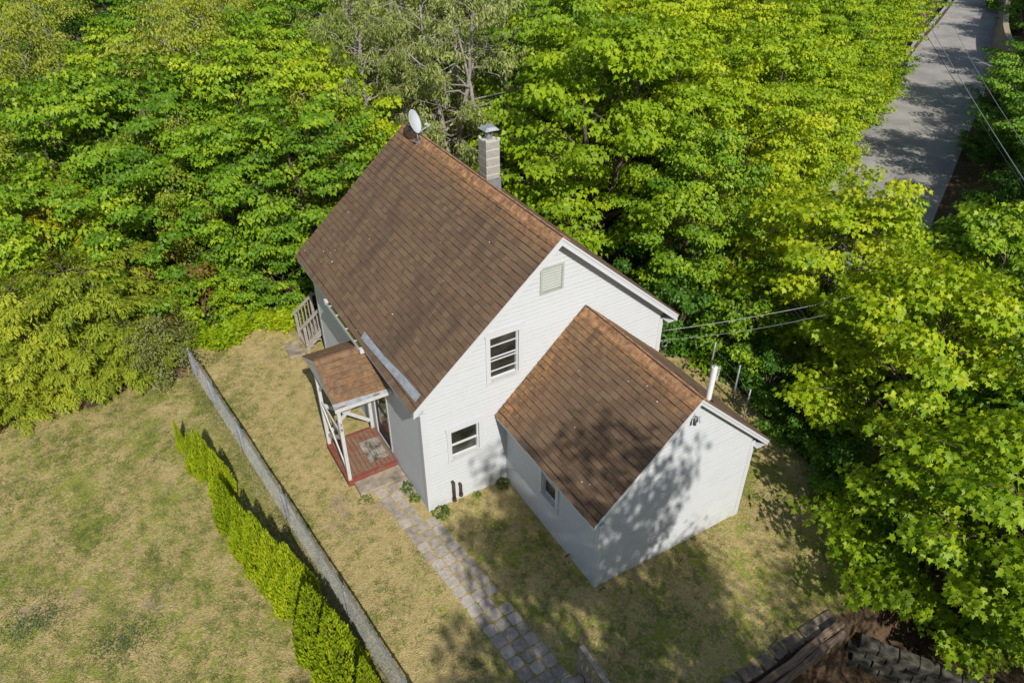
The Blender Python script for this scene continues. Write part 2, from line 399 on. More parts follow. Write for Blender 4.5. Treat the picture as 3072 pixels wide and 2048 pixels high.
# ------------------------------------------------------------------ house
W_, L_, ZC, ZR, ZE, EL, OV, YB = 7.0, 7.45, 3.29, 6.842, 3.579, .271, .275, 7.891
X0, X1, WL, WZR, WZE, WEL, WOV = 2.237, 6.621, 3.899, 4.667, 2.36, .30, .164
WR = (X0+X1)/2
house = thing('house', 'white clapboard house with brown shingle gables and small front wing', 'house', (3.5, 0, 0))
slope = (ZR-ZE)/(W_/2+EL)
def zroof(x): return ZR-abs(x-3.5)*slope
wslope = (WZR-WZE)/((X1-X0)/2+WEL)
def wzroof(x): return WZR-abs(x-WR)*wslope

def clap_wall(name, O, Hd, N, z0, z1, ext, openings=(), e=.115, back=.03, corner=0):
    """a wall built of overlapping clapboards; ext(z) -> (a,b) along Hd; openings (a0,a1,z0,z1)"""
    O = Vector(O); Hd = Vector(Hd); N = Vector(N)
    core = MB()
    n = int(round((z1-z0)/e)); e = (z1-z0)/n
    segs = []
    for i in range(n):
        zb, zt = z0+i*e, z0+(i+1)*e
        (a0, b0), (a1, b1) = ext(zb), ext(zt)
        if b0-a0 < .04: continue
        if b1 < a1: a1 = b1 = (a1+b1)/2
        cuts = [(o[0], o[1]) for o in openings if zt > o[2]+.02 and zb < o[3]-.02]
        spans = [((a0, a1), None)]
        cur = (a0, a1)
        parts_ = []
        for c0, c1 in sorted(cuts):
            parts_.append((cur, (c0, c0))); cur = (c1, c1)
        parts_.append((cur, (b0, b1)))
        for (l0, l1), (r0, r1) in parts_:
            if r0-l0 > .015: segs.append((zb, zt, l0, l1, r0, r1))
    P = lambda a, z, d: O+Hd*a+N*d+Vector((0, 0, z))
    w_ = None
    # inner core set behind the boards, in slices so window openings stay open
    for zb, zt, l0, l1, r0, r1 in segs:
        core.hexa([P(l0, zb, -back-.06), P(r0, zb, -back-.06), P(r1, zt, -back-.06), P(l1, zt, -back-.06)],
                  [P(l0, zb, -back), P(r0, zb, -back), P(r1, zt, -back), P(l1, zt, -back)])
    w_ = core.build(name, M['white'], house)
    for zb, zt, l0, l1, r0, r1 in segs:
        j = rnd.uniform(-.0012, .0012); zt2 = zt+.012
        k_ = rnd.uniform(.04, .12); A = [P(l0, zb, .020+j), P(r0, zb, .020+j), P(r1, zt2, .001+j), P(l1, zt2, .001+j)]
        m = MB().add([P(l0, zb, -back+.004), P(r0, zb, -back+.004), P(r1, zt2, -back+.004), P(l1, zt2, -back+.004)]+A+[A[1].lerp(A[2], k_), A[0].lerp(A[3], k_)],
                     [(3, 2, 1, 0), (4, 5, 8, 9), (0, 1, 5, 4), (9, 8, 6, 7), (1, 2, 6, 8, 5), (2, 3, 7, 6), (3, 0, 4, 9, 7)])
        o_ = m.build('clapboard', M['white'], w_); o_.data.materials.append(M['grime'])
        o_.data.polygons[1].material_index = 1; o_.data.polygons[2].material_index = 1  # grimy lower edge; on side walls it also paints in the lap shadow stripes
    return w_
def under(x_of, rise, x_mid):  # horizontal extent below a gable roofline
    pass
def gext(x0, x1, xr, zr, sl, drop):
    def f(z):
        if z >= zr-drop: return (xr, xr)
        half = (zr-drop-z)/sl
        return (max(x0, xr-half), min(x1, xr+half))
    return f
LW = (.70, 1.47, 1.42, 2.32)      # lower window opening
UW = (1.80, 2.58, 3.36, 4.62)
VN = (3.17, 3.70, 5.40, 5.98)
# front gable: below the wing the wall is hidden, keep it whole
clap_wall('front_wall', (0, 0, 0), (1, 0, 0), (0, -1, 0), -.06, 6.72, gext(.09, W_-.09, 3.5, ZR, slope, .10), [LW, UW, VN])
clap_wall('side_wall', (0, L_, 0), (0, -1, 0), (-1, 0, 0), .02, 3.36, lambda z: (.02, L_-.09), [(L_-3.24, L_-2.18, .18, 2.42)])
WWN = (1.66, 2.28, .98, 2.0)
clap_wall('wing_side_wall', (X0, 0, 0), (0, -1, 0), (-1, 0, 0), -.08, 2.30, lambda z: (.02, WL-.09), [WWN])
clap_wall('wing_gable_wall', (0, -WL, 0), (1, 0, 0), (0, -1, 0), -.22, 4.56, gext(X0+.09, X1-.09, WR, WZR, wslope, .10))
# plain rear and right walls
m = MB(); m.box(W_-.1, W_, 0.05, L_-.05, -.4, 3.45); m.build('far_side_wall', M['white'], house)
m = MB(); m.hexa([(0.02, L_-.09, -.3), (W_-.02, L_-.09, -.3), (W_-.02, L_-.09, 3.45), (.02, L_-.09, 3.45)], [(0.02, L_, -.3), (W_-.02, L_, -.3), (W_-.02, L_, 3.45), (.02, L_, 3.45)])
m.add([(0.02, L_-.05, 3.45), (W_-.02, L_-.05, 3.45), (3.5, L_-.05, 6.68), (0.02, L_, 3.45), (W_-.02, L_, 3.45), (3.5, L_, 6.68)], [(0, 1, 2), (5, 4, 3), (0, 2, 5, 3), (2, 1, 4, 5)])
m.build('rear_wall', M['white'], house)
m = MB(); m.box(X1-.1, X1, -WL+.05, -.03, -.4, 2.42); m.build('wing_far_wall', M['white'], house)
m = MB(); m.box(.05, W_-.05, .07, L_-.12, -.5, -.03); m.box(X0+.05, X1-.05, -WL+.07, .05, -.5, -.1); m.build('foundation', M['concrete'], house)
# corner boards
def corner(name, x, y, z0, z1, sx, sy):   # L-shaped trim standing proud of the boards
    m = MB(); t_ = .022
    m.box(min(x, x+sx*.11), max(x, x+sx*.11), min(y-sy*t_, y), max(y-sy*t_, y), z0, z1)
    m.box(min(x-sx*t_, x), max(x-sx*t_, x), min(y-sy*t_, y+sy*.11), max(y-sy*t_, y+sy*.11), z0, z1)
    m.build('corner_board', M['trim'], house)
corner('c', 0, 0, -.10, 3.38, 1, 1); corner('c', W_, 0, -.3, 3.38, -1, 1); corner('c', 0, L_, 0, 3.35, 1, -1)
corner('c', X0, -WL, -.12, 2.32, 1, 1); corner('c', X1, -WL, -.28, 2.36, -1, 1)
# sill skirt along the bottom of the walls
m = MB(); m.box(.12, X0-.03, -.028, -.005, -.16, -.055); m.box(-.028, -.004, .12, L_-.15, -.2, .015)
m.box(X0-.028, X0-.004, -WL+.12, -.03, -.24, -.085); m.box(X0+.12, X1-.12, -WL-.028, -WL-.004, -.36, -.225); m.build('skirt_board', M['trim'], house)

# ---- roofs
def roof_plane(roofobj, E0, along, up, length, slopelen, ncourse, mat, individual=None, wmean=.21, taboff=True, thick=.019):
    """returns list of shingles (as MB single) ; E0 lower corner, along = unit vector along eave, up = unit up the slope"""
    E0 = Vector(E0); al = Vector(along); up = Vector(up); n = al.cross(up).normalized()
    if n.z < 0: n = -n
    ex = slopelen/ncourse; out = []
    for i in range(ncourse):
        t0 = i*ex-.015*(i == 0); s = -rnd.uniform(0, wmean) if taboff else 0
        while s < length-.02:
            wv = wmean*rnd.uniform(.72, 1.28); s1 = min(s+wv, length); a = max(s, 0)
            if s1-a > .03:
                th = thick*rnd.uniform(.75, 1.3); g = .0022; dt = rnd.uniform(-.006, .006)
                P = lambda q, t_, h: E0+al*q+up*t_+n*h
                tl, tu = t0+dt, min(t0+ex+.03, slopelen)
                out.append(((P(a+g, tl, -.002), P(s1-g, tl, -.002), P(s1-g, tu, -.002), P(a+g, tu, -.002)),
                            (P(a+g, tl, th), P(s1-g, tl, th), P(s1-g, tu, .003), P(a+g, tu, .003)), (ex-.018*rnd.uniform(.7, 1.2))/(tu-tl)))
            s += wv
    return out
def add_shingle(m, s, v=None):   # wedge with a dark band painting the shadow just below the course above
    a, b, q = s; L = lambda u, w_: tuple(Vector(u).lerp(Vector(w_), q))
    return m.add(list(a)+list(b)+[L(b[1], b[2]), L(b[0], b[3])], [(3, 2, 1, 0), (4, 5, 8, 9), (0, 1, 5, 4), (9, 8, 6, 7), (1, 2, 6, 8, 5), (3, 0, 4, 9, 7)], v)
def edge_mat(o, sel=(2, 3)):
    o.data.materials.append(M['edge'])
    for i, f in enumerate(o.data.polygons):
        if i % 6 in sel: f.material_index = 1
    return o
def slab(name, pts, n_off, mat, parent):
    m = MB(); o = Vector(n_off); m.hexa([Vector(p)+o for p in pts], [Vector(p) for p in pts]); return m.build(name, mat, parent)
nL = Vector((-slope, 0, 1)).normalized(); nR = Vector((slope, 0, 1)).normalized()
upL = Vector((1, 0, slope)).normalized(); upR = Vector((-1, 0, slope)).normalized()
sl_len = (Vector((3.5, 0, ZR))-Vector((-EL, 0, ZE))).length
m = MB()
for sgn in (0, 1):
    a = -EL if sgn == 0 else W_+EL; n_ = nL if sgn == 0 else nR
    q = [Vector((a, -OV, ZE)), Vector((a, YB, ZE)), Vector((3.5, YB, ZR)), Vector((3.5, -OV, ZR))]
    lo = [Vector((p.x, p.y, p.z-.075)) for p in q]
    m.hexa(lo, q)
roof = m.build('roof', M['deck'], house)
shL = roof_plane(roof, (-EL-.02, -OV-.02, ZE-.02*slope), (0, 1, 0), upL, YB+OV+.04, sl_len+.02, 33, None)
shR = roof_plane(roof, (W_+EL+.02, -OV-.02, ZE-.02*slope), (0, 1, 0), upR, YB+OV+.04, sl_len+.02, 33, None)
m = MB()
for s_ in shL+shR: add_shingle(m, s_)
tag(edge_mat(m.build('shingle_field', M['shingle_main'], roof)), 'brown shingle courses with dark streaks and orange lichen', kind='stuff')
# wing
wup = Vector((1, 0, wslope)).normalized(); wupR = Vector((-1, 0, wslope)).normalized()
wsl = (Vector((WR, 0, WZR))-Vector((X0-WEL, 0, WZE))).length
m = MB(); F0 = -WL-WOV
for a in (X0-WEL, X1+WEL):
    q = [Vector((a, F0, WZE)), Vector((a, -.02, WZE)), Vector((WR, -.02, WZR)), Vector((WR, F0, WZR))]
    m.hexa([Vector((p.x, p.y, p.z-.07)) for p in q], q)
wroof = m.build('wing_roof', M['deck'], house)
shW = roof_plane(wroof, (X0-WEL-.02, F0-.02, WZE-.02*wslope), (0, 1, 0), wup, -F0-.005, wsl+.02, 23, None, .21)
shW2 = roof_plane(wroof, (X1+WEL+.02, F0-.02, WZE-.02*wslope), (0, 1, 0), wupR, -F0-.005, wsl+.02, 23, None, .21)
shW.sort(key=lambda s: (s[1][0]-CAM).length)
for s_ in shW[:296]:
    edge_mat(add_shingle(MB(), s_, 0).build('shingle', M['shingle_wing'], wroof))
m = MB()
for s_ in shW[296:]+shW2: add_shingle(m, s_)
edge_mat(m.build('shingle_field', M['shingle_wing'], wroof, kind='stuff'))
# ridge caps: one folded shingle each, shared mesh
def ridge(parent, x, z, sl, y0, y1, wd=.19, ex=.145):
    m = MB(); c = Vector((0, 0, .022)); k = 0
    for y, h in ((0, .016), (ex+.06, .004)):
        for q in (-1, -.33, .33, 1):
            dz = -abs(q)*wd*sl+.02*(1-abs(q)); m.V.append((q*wd, y, dz+h+.012))
    for y, h in ((0, 0), (ex+.06, 0)):
        for q in (-1, -.33, .33, 1):
            m.V.append((q*wd, y, -abs(q)*wd*sl+.02*(1-abs(q))-.006))
    for i in range(3): m.F += [(i, i+1, i+5, i+4), (8+i+1, 8+i, 12+i, 12+i+1), (i+1, i, 8+i, 8+i+1), (4+i, 5+i, 13+i, 12+i)]
    m.F += [(0, 4, 12, 8), (7, 3, 11, 15)]; m.v = [0]*len(m.F)
    me_ = mesh_np('ridge_cap', np.array(m.V), m.F, M['cap'], False, m.v)
    base = wloc(parent); y = y0
    while y < y1-.05:
        o = link('ridge_cap', me_, parent, Vector((x+rnd.uniform(-.008, .008), y, z+rnd.uniform(-.002, .004)))-base)
        o.rotation_euler = (0, rnd.uniform(-.03, .03), rnd.uniform(-.015, .015)); y += ex
ridge(roof, 3.5, ZR, slope, -OV-.01, YB-.16)
ridge(wroof, WR, WZR, wslope, F0-.01, -.20)
# rakes: fascia, shadow board and frieze on each gable
def rake(xr, zr, xe, ze, yf, names, depth=.20, fr=.13, parent=house, frieze_y=-.014, gap=.002):
    top = Vector((xr, yf, zr-.02)); bot = Vector((xe, yf, ze-.02))
    d = (bot-top)
    q = lambda p, dz, dy=0: Vector((p.x, p.y+dy, p.z+dz))
    MB().hexa([q(top, -depth, .022), q(bot, -depth, .022), q(bot, 0, .022), q(top, 0, .022)], [q(top, -depth), q(bot, -depth), q(bot, 0), q(top, 0)]).build('rake_board', M['trim'], parent)
    MB().hexa([q(top, -.062, 0), q(bot, -.062, 0), q(bot, .002, 0), q(top, .002, 0)], [q(top, -.062, -.02), q(bot, -.062, -.02), q(bot, .002, -.02), q(top, .002, -.02)]).build('rake_moulding', M['trim'], parent)
for sx in (-1, 1):
    rake(3.5, ZR-.0, 3.5+sx*(W_/2+EL), ZE-.0, -OV, None)
    rake(WR, WZR, WR+sx*((X1-X0)/2+WEL), WZE, F0, None, .15)
    # soffit under the front overhang, frieze board on the wall
    a = Vector((3.5, 0, ZR-.14)); b = Vector((3.5+sx*(W_/2+EL), 0, ZE-.14)); k = lambda p, y, dz=0: Vector((p.x, y, p.z+dz))
    MB().hexa([k(a, -OV+.024, -.02), k(b, -OV+.024, -.02), k(b, -.004, -.02), k(a, -.004, -.02)], [k(a, -OV+.024), k(b, -OV+.024), k(b, -.004), k(a, -.004)]).build('soffit', M['white'], house)
    b2 = Vector((3.5+sx*(W_/2-.02), 0, ZR-.165-(W_/2-.02)*slope)); a2 = Vector((3.5, 0, ZR-.165))
    MB().hexa([k(a2, -.004, -.15), k(b2, -.004, -.15), k(b2, -.004), k(a2, -.004)], [k(a2, -.027, -.15), k(b2, -.027, -.15), k(b2, -.027), k(a2, -.027)]).build('frieze_board', M['trim'], house)
    a2 = Vector((WR, 0, WZR-.10)); b2 = Vector((WR+sx*((X1-X0)/2-.02), 0, WZR-.10-((X1-X0)/2-.02)*wslope)); y = -WL
    MB().hexa([k(a2, y-.004, -.13), k(b2, y-.004, -.13), k(b2, y-.004), k(a2, y-.004)], [k(a2, y-.027, -.13), k(b2, y-.027, -.13), k(b2, y-.027), k(a2, y-.027)]).build('frieze_board', M['trim'], house)
    xe = 3.5+sx*(W_/2+EL)
    m = MB(); m.box(min(xe, xe-sx*.022), max(xe, xe-sx*.022), -OV+.026, YB-.02, ZE-.20, ZE-.03); m.build('eave_fascia', M['trim'], house)
    m = MB(); m.box(min(xe-sx*.026, 3.5+sx*3.49), max(xe-sx*.026, 3.5+sx*3.49), -OV+.03, YB-.03, ZE-.205, ZE-.185); m.build('soffit', M['white'], house)
    we = WR+sx*((X1-X0)/2+WEL)
    m = MB(); m.box(min(we, we-sx*.02), max(we, we-sx*.02), F0+.026, -.03, WZE-.16, WZE-.03); m.build('eave_fascia', M['trim'], house)
    m = MB(); m.box(min(we-sx*.024, WR+sx*((X1-X0)/2-.012)), max(we-sx*.024, WR+sx*((X1-X0)/2-.012)), F0+.03, -.03, WZE-.165, WZE-.148); m.build('soffit', M['white'], house)
rake(3.5, ZR, -EL, ZE, YB-.022, None); rake(3.5, ZR, W_+EL, ZE, YB-.022, None)
# metal flashing lifted over the porch and loose gutter
def RP(x, h=0.): return Vector((x, 0, ZE+(x+EL)*slope+h))
m = MB()
pl = [(-.235, 2.86), (-.10, 2.90), (-.085, 1.7), (-.02, .65), (.0, -.12), (-.15, -.14), (-.16, .65), (-.20, 1.65)]
top = [Vector((x, y, RP(x, .034).z)) for x, y in pl]; lo = [p-Vector((0, 0, .010)) for p in top]
m.add(lo+top, [(8, 9, 10, 15), (15, 10, 11, 14), (14, 11, 12, 13), (7, 2, 1, 0), (6, 3, 2, 7), (5, 4, 3, 6)]+[(i, (i+1) % 8, (i+1) % 8+8, i+8) for i in range(8)])
m.build('roof_flashing', M['flash'], house)
gut = MB(); gx0 = -EL-.045; g0, g1 = 2.62, 5.15
prof = [(-.06, .10), (-.065, .0), (.05, .0), (.05, .10), (.044, .10), (.044, .008), (-.056, .008), (-.052, .10)]
dzg = lambda y: 3.40+(y-2.6)*.012
P0 = [(gx0+a, g0, dzg(g0)+b) for a, b in prof]; P1 = [(gx0+a, g1, dzg(g1)+b) for a, b in prof]
gut.add(P0+P1, [(i, (i+1) % 8, (i+1) % 8+8, i+8) for i in range(8)]+[(7, 6, 5, 4, 3, 2, 1, 0)[::1], tuple(range(8, 16))])
gutter = gut.build('gutter', M['trim'], house)
for y in (g0, g1): MB().box(gx0-.072, gx0+.058, y-.06, y+.06, dzg(y)-.01, dzg(y)+.108).build('end_cap', M['trim'], gutter)
for y in (3.0, 3.6, 4.3, 4.8): MB().box(gx0-.064, gx0+.052, y-.022, y+.022, dzg(y)+.098, dzg(y)+.108).build('bracket', M['trim'], gutter)
MB().box(gx0-.054, gx0+.042, g0+.07, g1-.07, 3.42, 3.465).build('leaf_debris', M['needle_core'], gutter)

# ---- windows
def window(O, Hd, N, a0, a1, z0, z1, bars=(), trim=.10, sill=True, meet=.5, extra_v=None, blind=0):
    O = Vector(O); Hd = Vector(Hd); N = Vector(N); P = lambda a, z, d: O+Hd*a+N*d+Vector((0, 0, z))
    def bx(m, a, b, c, d, n0, n1): m.hexa([P(a, c, n0), P(b, c, n0), P(b, d, n0), P(a, d, n0)], [P(a, c, n1), P(b, c, n1), P(b, d, n1), P(a, d, n1)])
    f = MB()
    bx(f, a0-trim, a0+.012, z0-.0, z1, -.10, .036); bx(f, a1-.012, a1+trim, z0-.0, z1, -.10, .036)
    bx(f, a0-trim-.01, a1+trim+.01, z1, z1+trim, -.10, .042); bx(f, a0-trim-.01, a1+trim+.01, z0-trim*.9, z0, -.10, .030)
    win = f.build('window', M['trim'], house)
    m = MB(); bx(m, a0-trim-.035, a1+trim+.035, z1+trim, z1+trim+.03, -.02, .06); m.build('drip_cap', M['trim'], win)
    if sill:
        m = MB(); bx(m, a0-.03, a1+.03, z0-.012, z0+.045, -.09, .052); m.build('sill', M['oldwhite'], win)
    zm = z0+(z1-z0)*meet; s = .038
    for (c, d, dep) in ((zm, z1, -.045), (z0+.045, zm+.02, -.075)):
        m = MB(); bx(m, a0+.012, a0+.012+s, c, d, dep-.02, dep); bx(m, a1-.012-s, a1-.012, c, d, dep-.02, dep)
        bx(m, a0+.012+s, a1-.012-s, c, c+s, dep-.02, dep); bx(m, a0+.012+s, a1-.012-s, d-s, d, dep-.02, dep)
        m.build('sash', M['trim'], win)
        m = MB(); bx(m, a0+.012+s, a1-.012-s, c+s, d-s, dep-.014, dep-.008); m.build('pane', M['glass'], win)
    for b in bars:
        m = MB(); z = z0+(z1-z0)*b; bx(m, a0+.012, a1-.012, z-.012, z+.012, -.040, -.018); m.build('storm_bar', M['trim'], win)
    m = MB(); bx(m, a0+.008, a0+.034, z0+.05, z1-.01, -.040, -.012); bx(m, a1-.045, a1-.014, z0+.05, z1-.01, -.040, -.020); m.build('storm_frame', M['trim'], win)
    m = MB(); bx(m, a0-.05, a1+.05, z0-.05, z1+.05, -.14, -.115); m.build('inner_shade', M['interior'], win)
    return win
G = ((0, 0, 0), (1, 0, 0), (0, -1, 0))
window(*G, *LW, bars=(.47,), meet=.46)
window(*G, *UW, bars=(.23, .46, .79), meet=.5)
window((X0, 0, 0), (0, -1, 0), (-1, 0, 0), *WWN, bars=(.62,), meet=.5)
# gable vent with louvres
a0, a1, z0, z1 = VN
f = MB()
for b in ((a0-.05, a0, z0, z1), (a1, a1+.05, z0, z1), (a0-.05, a1+.05, z1, z1+.05), (a0-.05, a1+.05, z0-.05, z0)): f.box(b[0], b[1], -.04, .1, b[2], b[3])
gv = f.build('gable_vent', M['vent'], house)
for i in range(8):
    z = z0+.02+i*.0705
    MB().hexa([(a0, -.03, z), (a1, -.03, z), (a1, .04, z+.062), (a0, .04, z+.062)], [(a0, -.036, z+.008), (a1, -.036, z+.008), (a1, .034, z+.070), (a0, .034, z+.070)]).build('louvre', M['vent'], gv)
MB().box(a0, a1, .06, .09, z0, z1).build('vent_back', M['dark'], gv)
# ---- chimney of concrete block
CX, CY = 4.02, 3.98
ch = MB().box(CX+.06, CX+.34, CY+.06, CY+.34, 5.9, 7.40).build('chimney', M['mortar'], house)
for i in range(8):
    z = 7.43-.222*(i+1); j = rnd.uniform(-.002, .002)
    m = MB().box(CX+j, CX+.40+j, CY-j, CY+.40-j, z, z+.196); bevel(m.build('block', M['block'], ch), .004)
MB().box(CX+.003, CX+.397, CY+.003, CY+.397, 5.92, 7.425).build('mortar_joint', M['mortar'], ch)
m = MB(); m.box(CX-.02, CX+.42, CY-.02, CY+.42, 5.85, 6.42); m.build('base_flashing', M['galv'], ch)
m = MB()
for a, b in ((.03, .03), (.37, .03), (.37, .37), (.03, .37)): m.box(CX+a-.04, CX+a+.04, CY+b-.04, CY+b+.04, 7.43, 7.475)
m.build('corner_lump', M['mortar'], ch)
m = MB(); m.tube([(CX+.2, CY+.2, 7.40), (CX+.2, CY+.2, 7.60)], .085, 12); m.build('flue', M['galv'], ch)
m = MB()
for a, b in ((.12, 0), (-.12, 0), (0, .12), (0, -.12)): m.beam((CX+.2+a*.7, CY+.2+b*.7, 7.55), (CX+.2+a, CY+.2+b, 7.70), .03, .008)
m.build('cap_leg', M['dark'], ch)
m = MB(); s = .20; c = (CX+.2, CY+.2)
m.add([(c[0]-s, c[1]-s, 7.68), (c[0]+s, c[1]-s, 7.68), (c[0]+s, c[1]+s, 7.68), (c[0]-s, c[1]+s, 7.68), (c[0]-.13, c[1]-.13, 7.75), (c[0]+.13, c[1]-.13, 7.75), (c[0]+.13, c[1]+.13, 7.75), (c[0]-.13, c[1]+.13, 7.75)],
      [(3, 2, 1, 0), (4, 5, 6, 7), (0, 1, 5, 4), (1, 2, 6, 5), (2, 3, 7, 6), (3, 0, 4, 7)])
m.build('rain_cap', M['flash'], ch)
# vent pipe on the wing roof
vx, vy = 4.85, -3.83; vz = wzroof(vx)
vp = MB().tube([(vx, vy, vz-.1), (vx+.02, vy, vz+.86)], .062, 14, cap=False)
vp.tube([(vx+.02, vy, vz+.86), (vx+.02, vy, vz+.861), (vx+.0195, vy, vz+.5)], [.062, .050, .050], 14, cap=False)
vp = vp.build('vent_pipe', M['pvc'], house, smooth=True)
MB().tube([(vx, vy, vz-.02), (vx, vy, vz+.05)], [.12, .075], 14).build('pipe_boot', M['dark'], vp)
# pipes and small fittings on the front wall
for i, (x, z0_, z1_, r) in enumerate(((.67, .14, .70, .038), (.86, .22, .54, .036))):
    m = MB(); m.tube([(x, -.09, z0_), (x, -.09, z1_)], r, 10); m.tube([(x, -.09, z1_), (x, .01, z1_)], r*1.1, 10); m.tube([(x, -.09, z0_-.05), (x, -.09, z0_+.03)], r*1.35, 10)
    m.build('wall_pipe', M['rust'], house, smooth=True)
bx = MB().box(3.74, 3.90, -WL-.05, -WL-.008, .56, .75); bevel(bx.build('meter_cover', M['trim'], house), .008)
m = MB(); m.tube([(X0-.03, -2.95, .10), (X0-.10, -2.95, .10), (X0-.13, -2.95, .05)], .014, 8); m.build('hose_tap', M['dark'], house)
# ------------------------------------------------------------------ porch (part of the house)
PX, PY0, PY1, PZ = -1.41, 1.80, 3.46, .21
porch = MB().box(PX+.06, -.03, PY0+.06, PY1-.06, .02, PZ-.05).build('porch', M['redtrim'], house)
nb = 10; wdt = (PX*-1-.05-.12)/nb
for i in range(nb):
    x = PX+.11+i*wdt
    bevel(MB().box(x+.004, x+wdt-.004, PY0+.10, PY1-.09, PZ-.045, PZ+rnd.uniform(-.004, .002)).build('floor_board', M['deckred'], porch), .004)
for b in ((PX, -.04, PY0-.02, PY0+.10), (PX, -.04, PY1-.09, PY1)): bevel(MB().box(b[0], b[1], b[2], b[3], PZ-.05, PZ+.006).build('floor_edge', M['redtrim'], porch), .006)
MB().box(PX-.02, PX+.10, PY0+.101, PY1-.091, PZ-.05, PZ+.004).build('floor_edge', M['redtrim'], porch)
MB().box(PX-.015, -.04, PY0-.012, PY0+.05, .0, PZ-.052).build('porch_skirt', M['redtrim'], porch)
MB().box(PX-.012, PX+.05, PY0+.06, PY1, .0, PZ-.052).build('porch_skirt', M['redtrim'], porch)
pw = .09
posts = [(PX+.05, PY0+.04), (PX+.05, PY1-.05), (-.10, PY1-.05)]
for x, y in posts:
    bevel(MB().box(x-pw/2, x+pw/2, y-pw/2, y+pw/2, PZ-.3 if y < 2 else PZ, 2.66).build('post', M['oldwhite'], porch), .006)
x, y = posts[0]
def brd(p, q, wd=.11, th=.03, up=(0, 0, 1), mat='oldwhite', nm='brace', par=porch): return MB().beam(p, q, wd, th, up).build(nm, M[mat], par)
# beams
MB().box(PX-.02, -.04, PY0-.01, PY0+.085, 2.662, 2.78).build('beam', M['oldwhite'], porch)
MB().box(PX-.02, -.04, PY1-.10, PY1-.005, 2.662, 2.78).build('beam', M['oldwhite'], porch)
MB().box(PX+.005, PX+.095, PY0+.09, PY1-.105, 2.662, 2.77).build('beam', M['oldwhite'], porch)
# crossed braces: outer side and back
ox = posts[0][0]
N_ = (-1, 0, 0)
brd((ox-.02, PY1-.10, 1.62), (ox-.02, PY0+.09, .52), .11, .03, N_); brd((ox+.02, PY0+.09, 1.62), (ox+.02, PY1-.10, .52), .11, .03, N_)
brd((ox, PY0+.085, 1.70), (ox, PY1-.095, 1.70), .10, .03, N_)
by = PY1-.05
brd((ox+.045, by-.02, 1.55), (-.15, by-.02, .50), .10, .03, (0, -1, 0)); brd((-.15, by+.02, 1.55), (ox+.045, by+.02, .50), .10, .03, (0, -1, 0))
brd((ox+.045, by+.005, 2.3), (ox+.5, by+.005, 2.66), .09, .03, (0, -1, 0)); brd((-.15, by+.005, 2.25), (-.6, by+.005, 2.66), .09, .03, (0, -1, 0))
brd((ox, PY1-.10, 2.1), (ox, PY1-.62, 2.66), .09, .03, N_)
# house number running down the front post
def text(body, size, mat, parent, loc, rot, name, ext=.002):
    c = bpy.data.curves.new(name, 'FONT'); c.body = body; c.size = size; c.extrude = ext; c.align_x = 'CENTER'; c.align_y = 'CENTER'
    c.materials.append(M[mat]); t0 = bpy.data.objects.new(name, c); me_ = bpy.data.meshes.new_from_object(t0); bpy.data.objects.remove(t0); o = bpy.data.objects.new(name, me_); COL.objects.link(o); o.parent = parent
    o.location = Vector(loc)-wloc(parent) if parent else loc; o.rotation_euler = rot; return o
fx_, fy_ = posts[0]
text('3', .15, 'redink', porch, (fx_-.002, fy_-pw/2-.003, 2.10), (math.pi/2, 0, 0), 'numeral')
text('9', .15, 'black', porch, (fx_-.002, fy_-pw/2-.003, 1.93), (math.pi/2, 0, 0), 'numeral')
# porch roof: small gable with its ridge running out from the house
EX = -1.47; ry = 2.86; rz = 3.40; e0 = 1.60; e1 = 4.02; ez = 2.80
psl = (rz-ez)/(ry-e0)
m = MB()
for ya in (e0, e1):
    sl_ = (rz-ez)/abs(ry-ya)
    q = [Vector((EX, ya, ez)), Vector((-.04, ya, ez)), Vector((-.04, ry, rz)), Vector((EX, ry, rz))]
    m.hexa([p-Vector((0, 0, .05)) for p in q], q)
proof = m.build('porch_roof', M['deck'], house)
pup = Vector((0, 1, psl)).normalized(); ln_ = math.hypot(ry-e0, rz-ez)
sh1 = roof_plane(None, (EX-.015, e0-.0, ez), (1, 0, 0), pup, -EX-.03, ln_, 8, None, .26)
m = MB()
for s_ in sh1: add_shingle(m, s_)
sh2 = roof_plane(None, (EX-.015, e1, ez), (1, 0, 0), Vector((0, -1, (rz-ez)/(e1-ry))).normalized(), -EX-.03, math.hypot(e1-ry, rz-ez), 8, None, .26)
for s_ in sh2: add_shingle(m, s_)
edge_mat(m.build('shingle_field', M['shingle_porch'], proof, kind='stuff'), (2,))
y = EX-.01
mc = MB(); k = .13
for xx, h in ((0, .018), (.2, .006)):
    for q in (-1, -.33, .33, 1): mc.V.append((xx, q*k, -abs(q)*k*psl+.02*(1-abs(q))+h+.008))
for xx in (0, .2):
    for q in (-1, -.33, .33, 1): mc.V.append((xx, q*k, -abs(q)*k*psl+.02*(1-abs(q))-.004))
for i in range(3): mc.F += [(i+1, i, i+4, i+5), (8+i, 8+i+1, 12+i+1, 12+i), (i, i+1, 8+i+1, 8+i), (5+i, 4+i, 12+i, 13+i)]
mc.F += [(4, 0, 8, 12), (3, 7, 15, 11)]
mec = mesh_np('ridge_cap', np.array(mc.V), mc.F, M['shingle_porch'], False, [0]*len(mc.F))
while y < -.35:
    link('ridge_cap', mec, proof, Vector((y, ry, rz))-wloc(proof)); y += .15
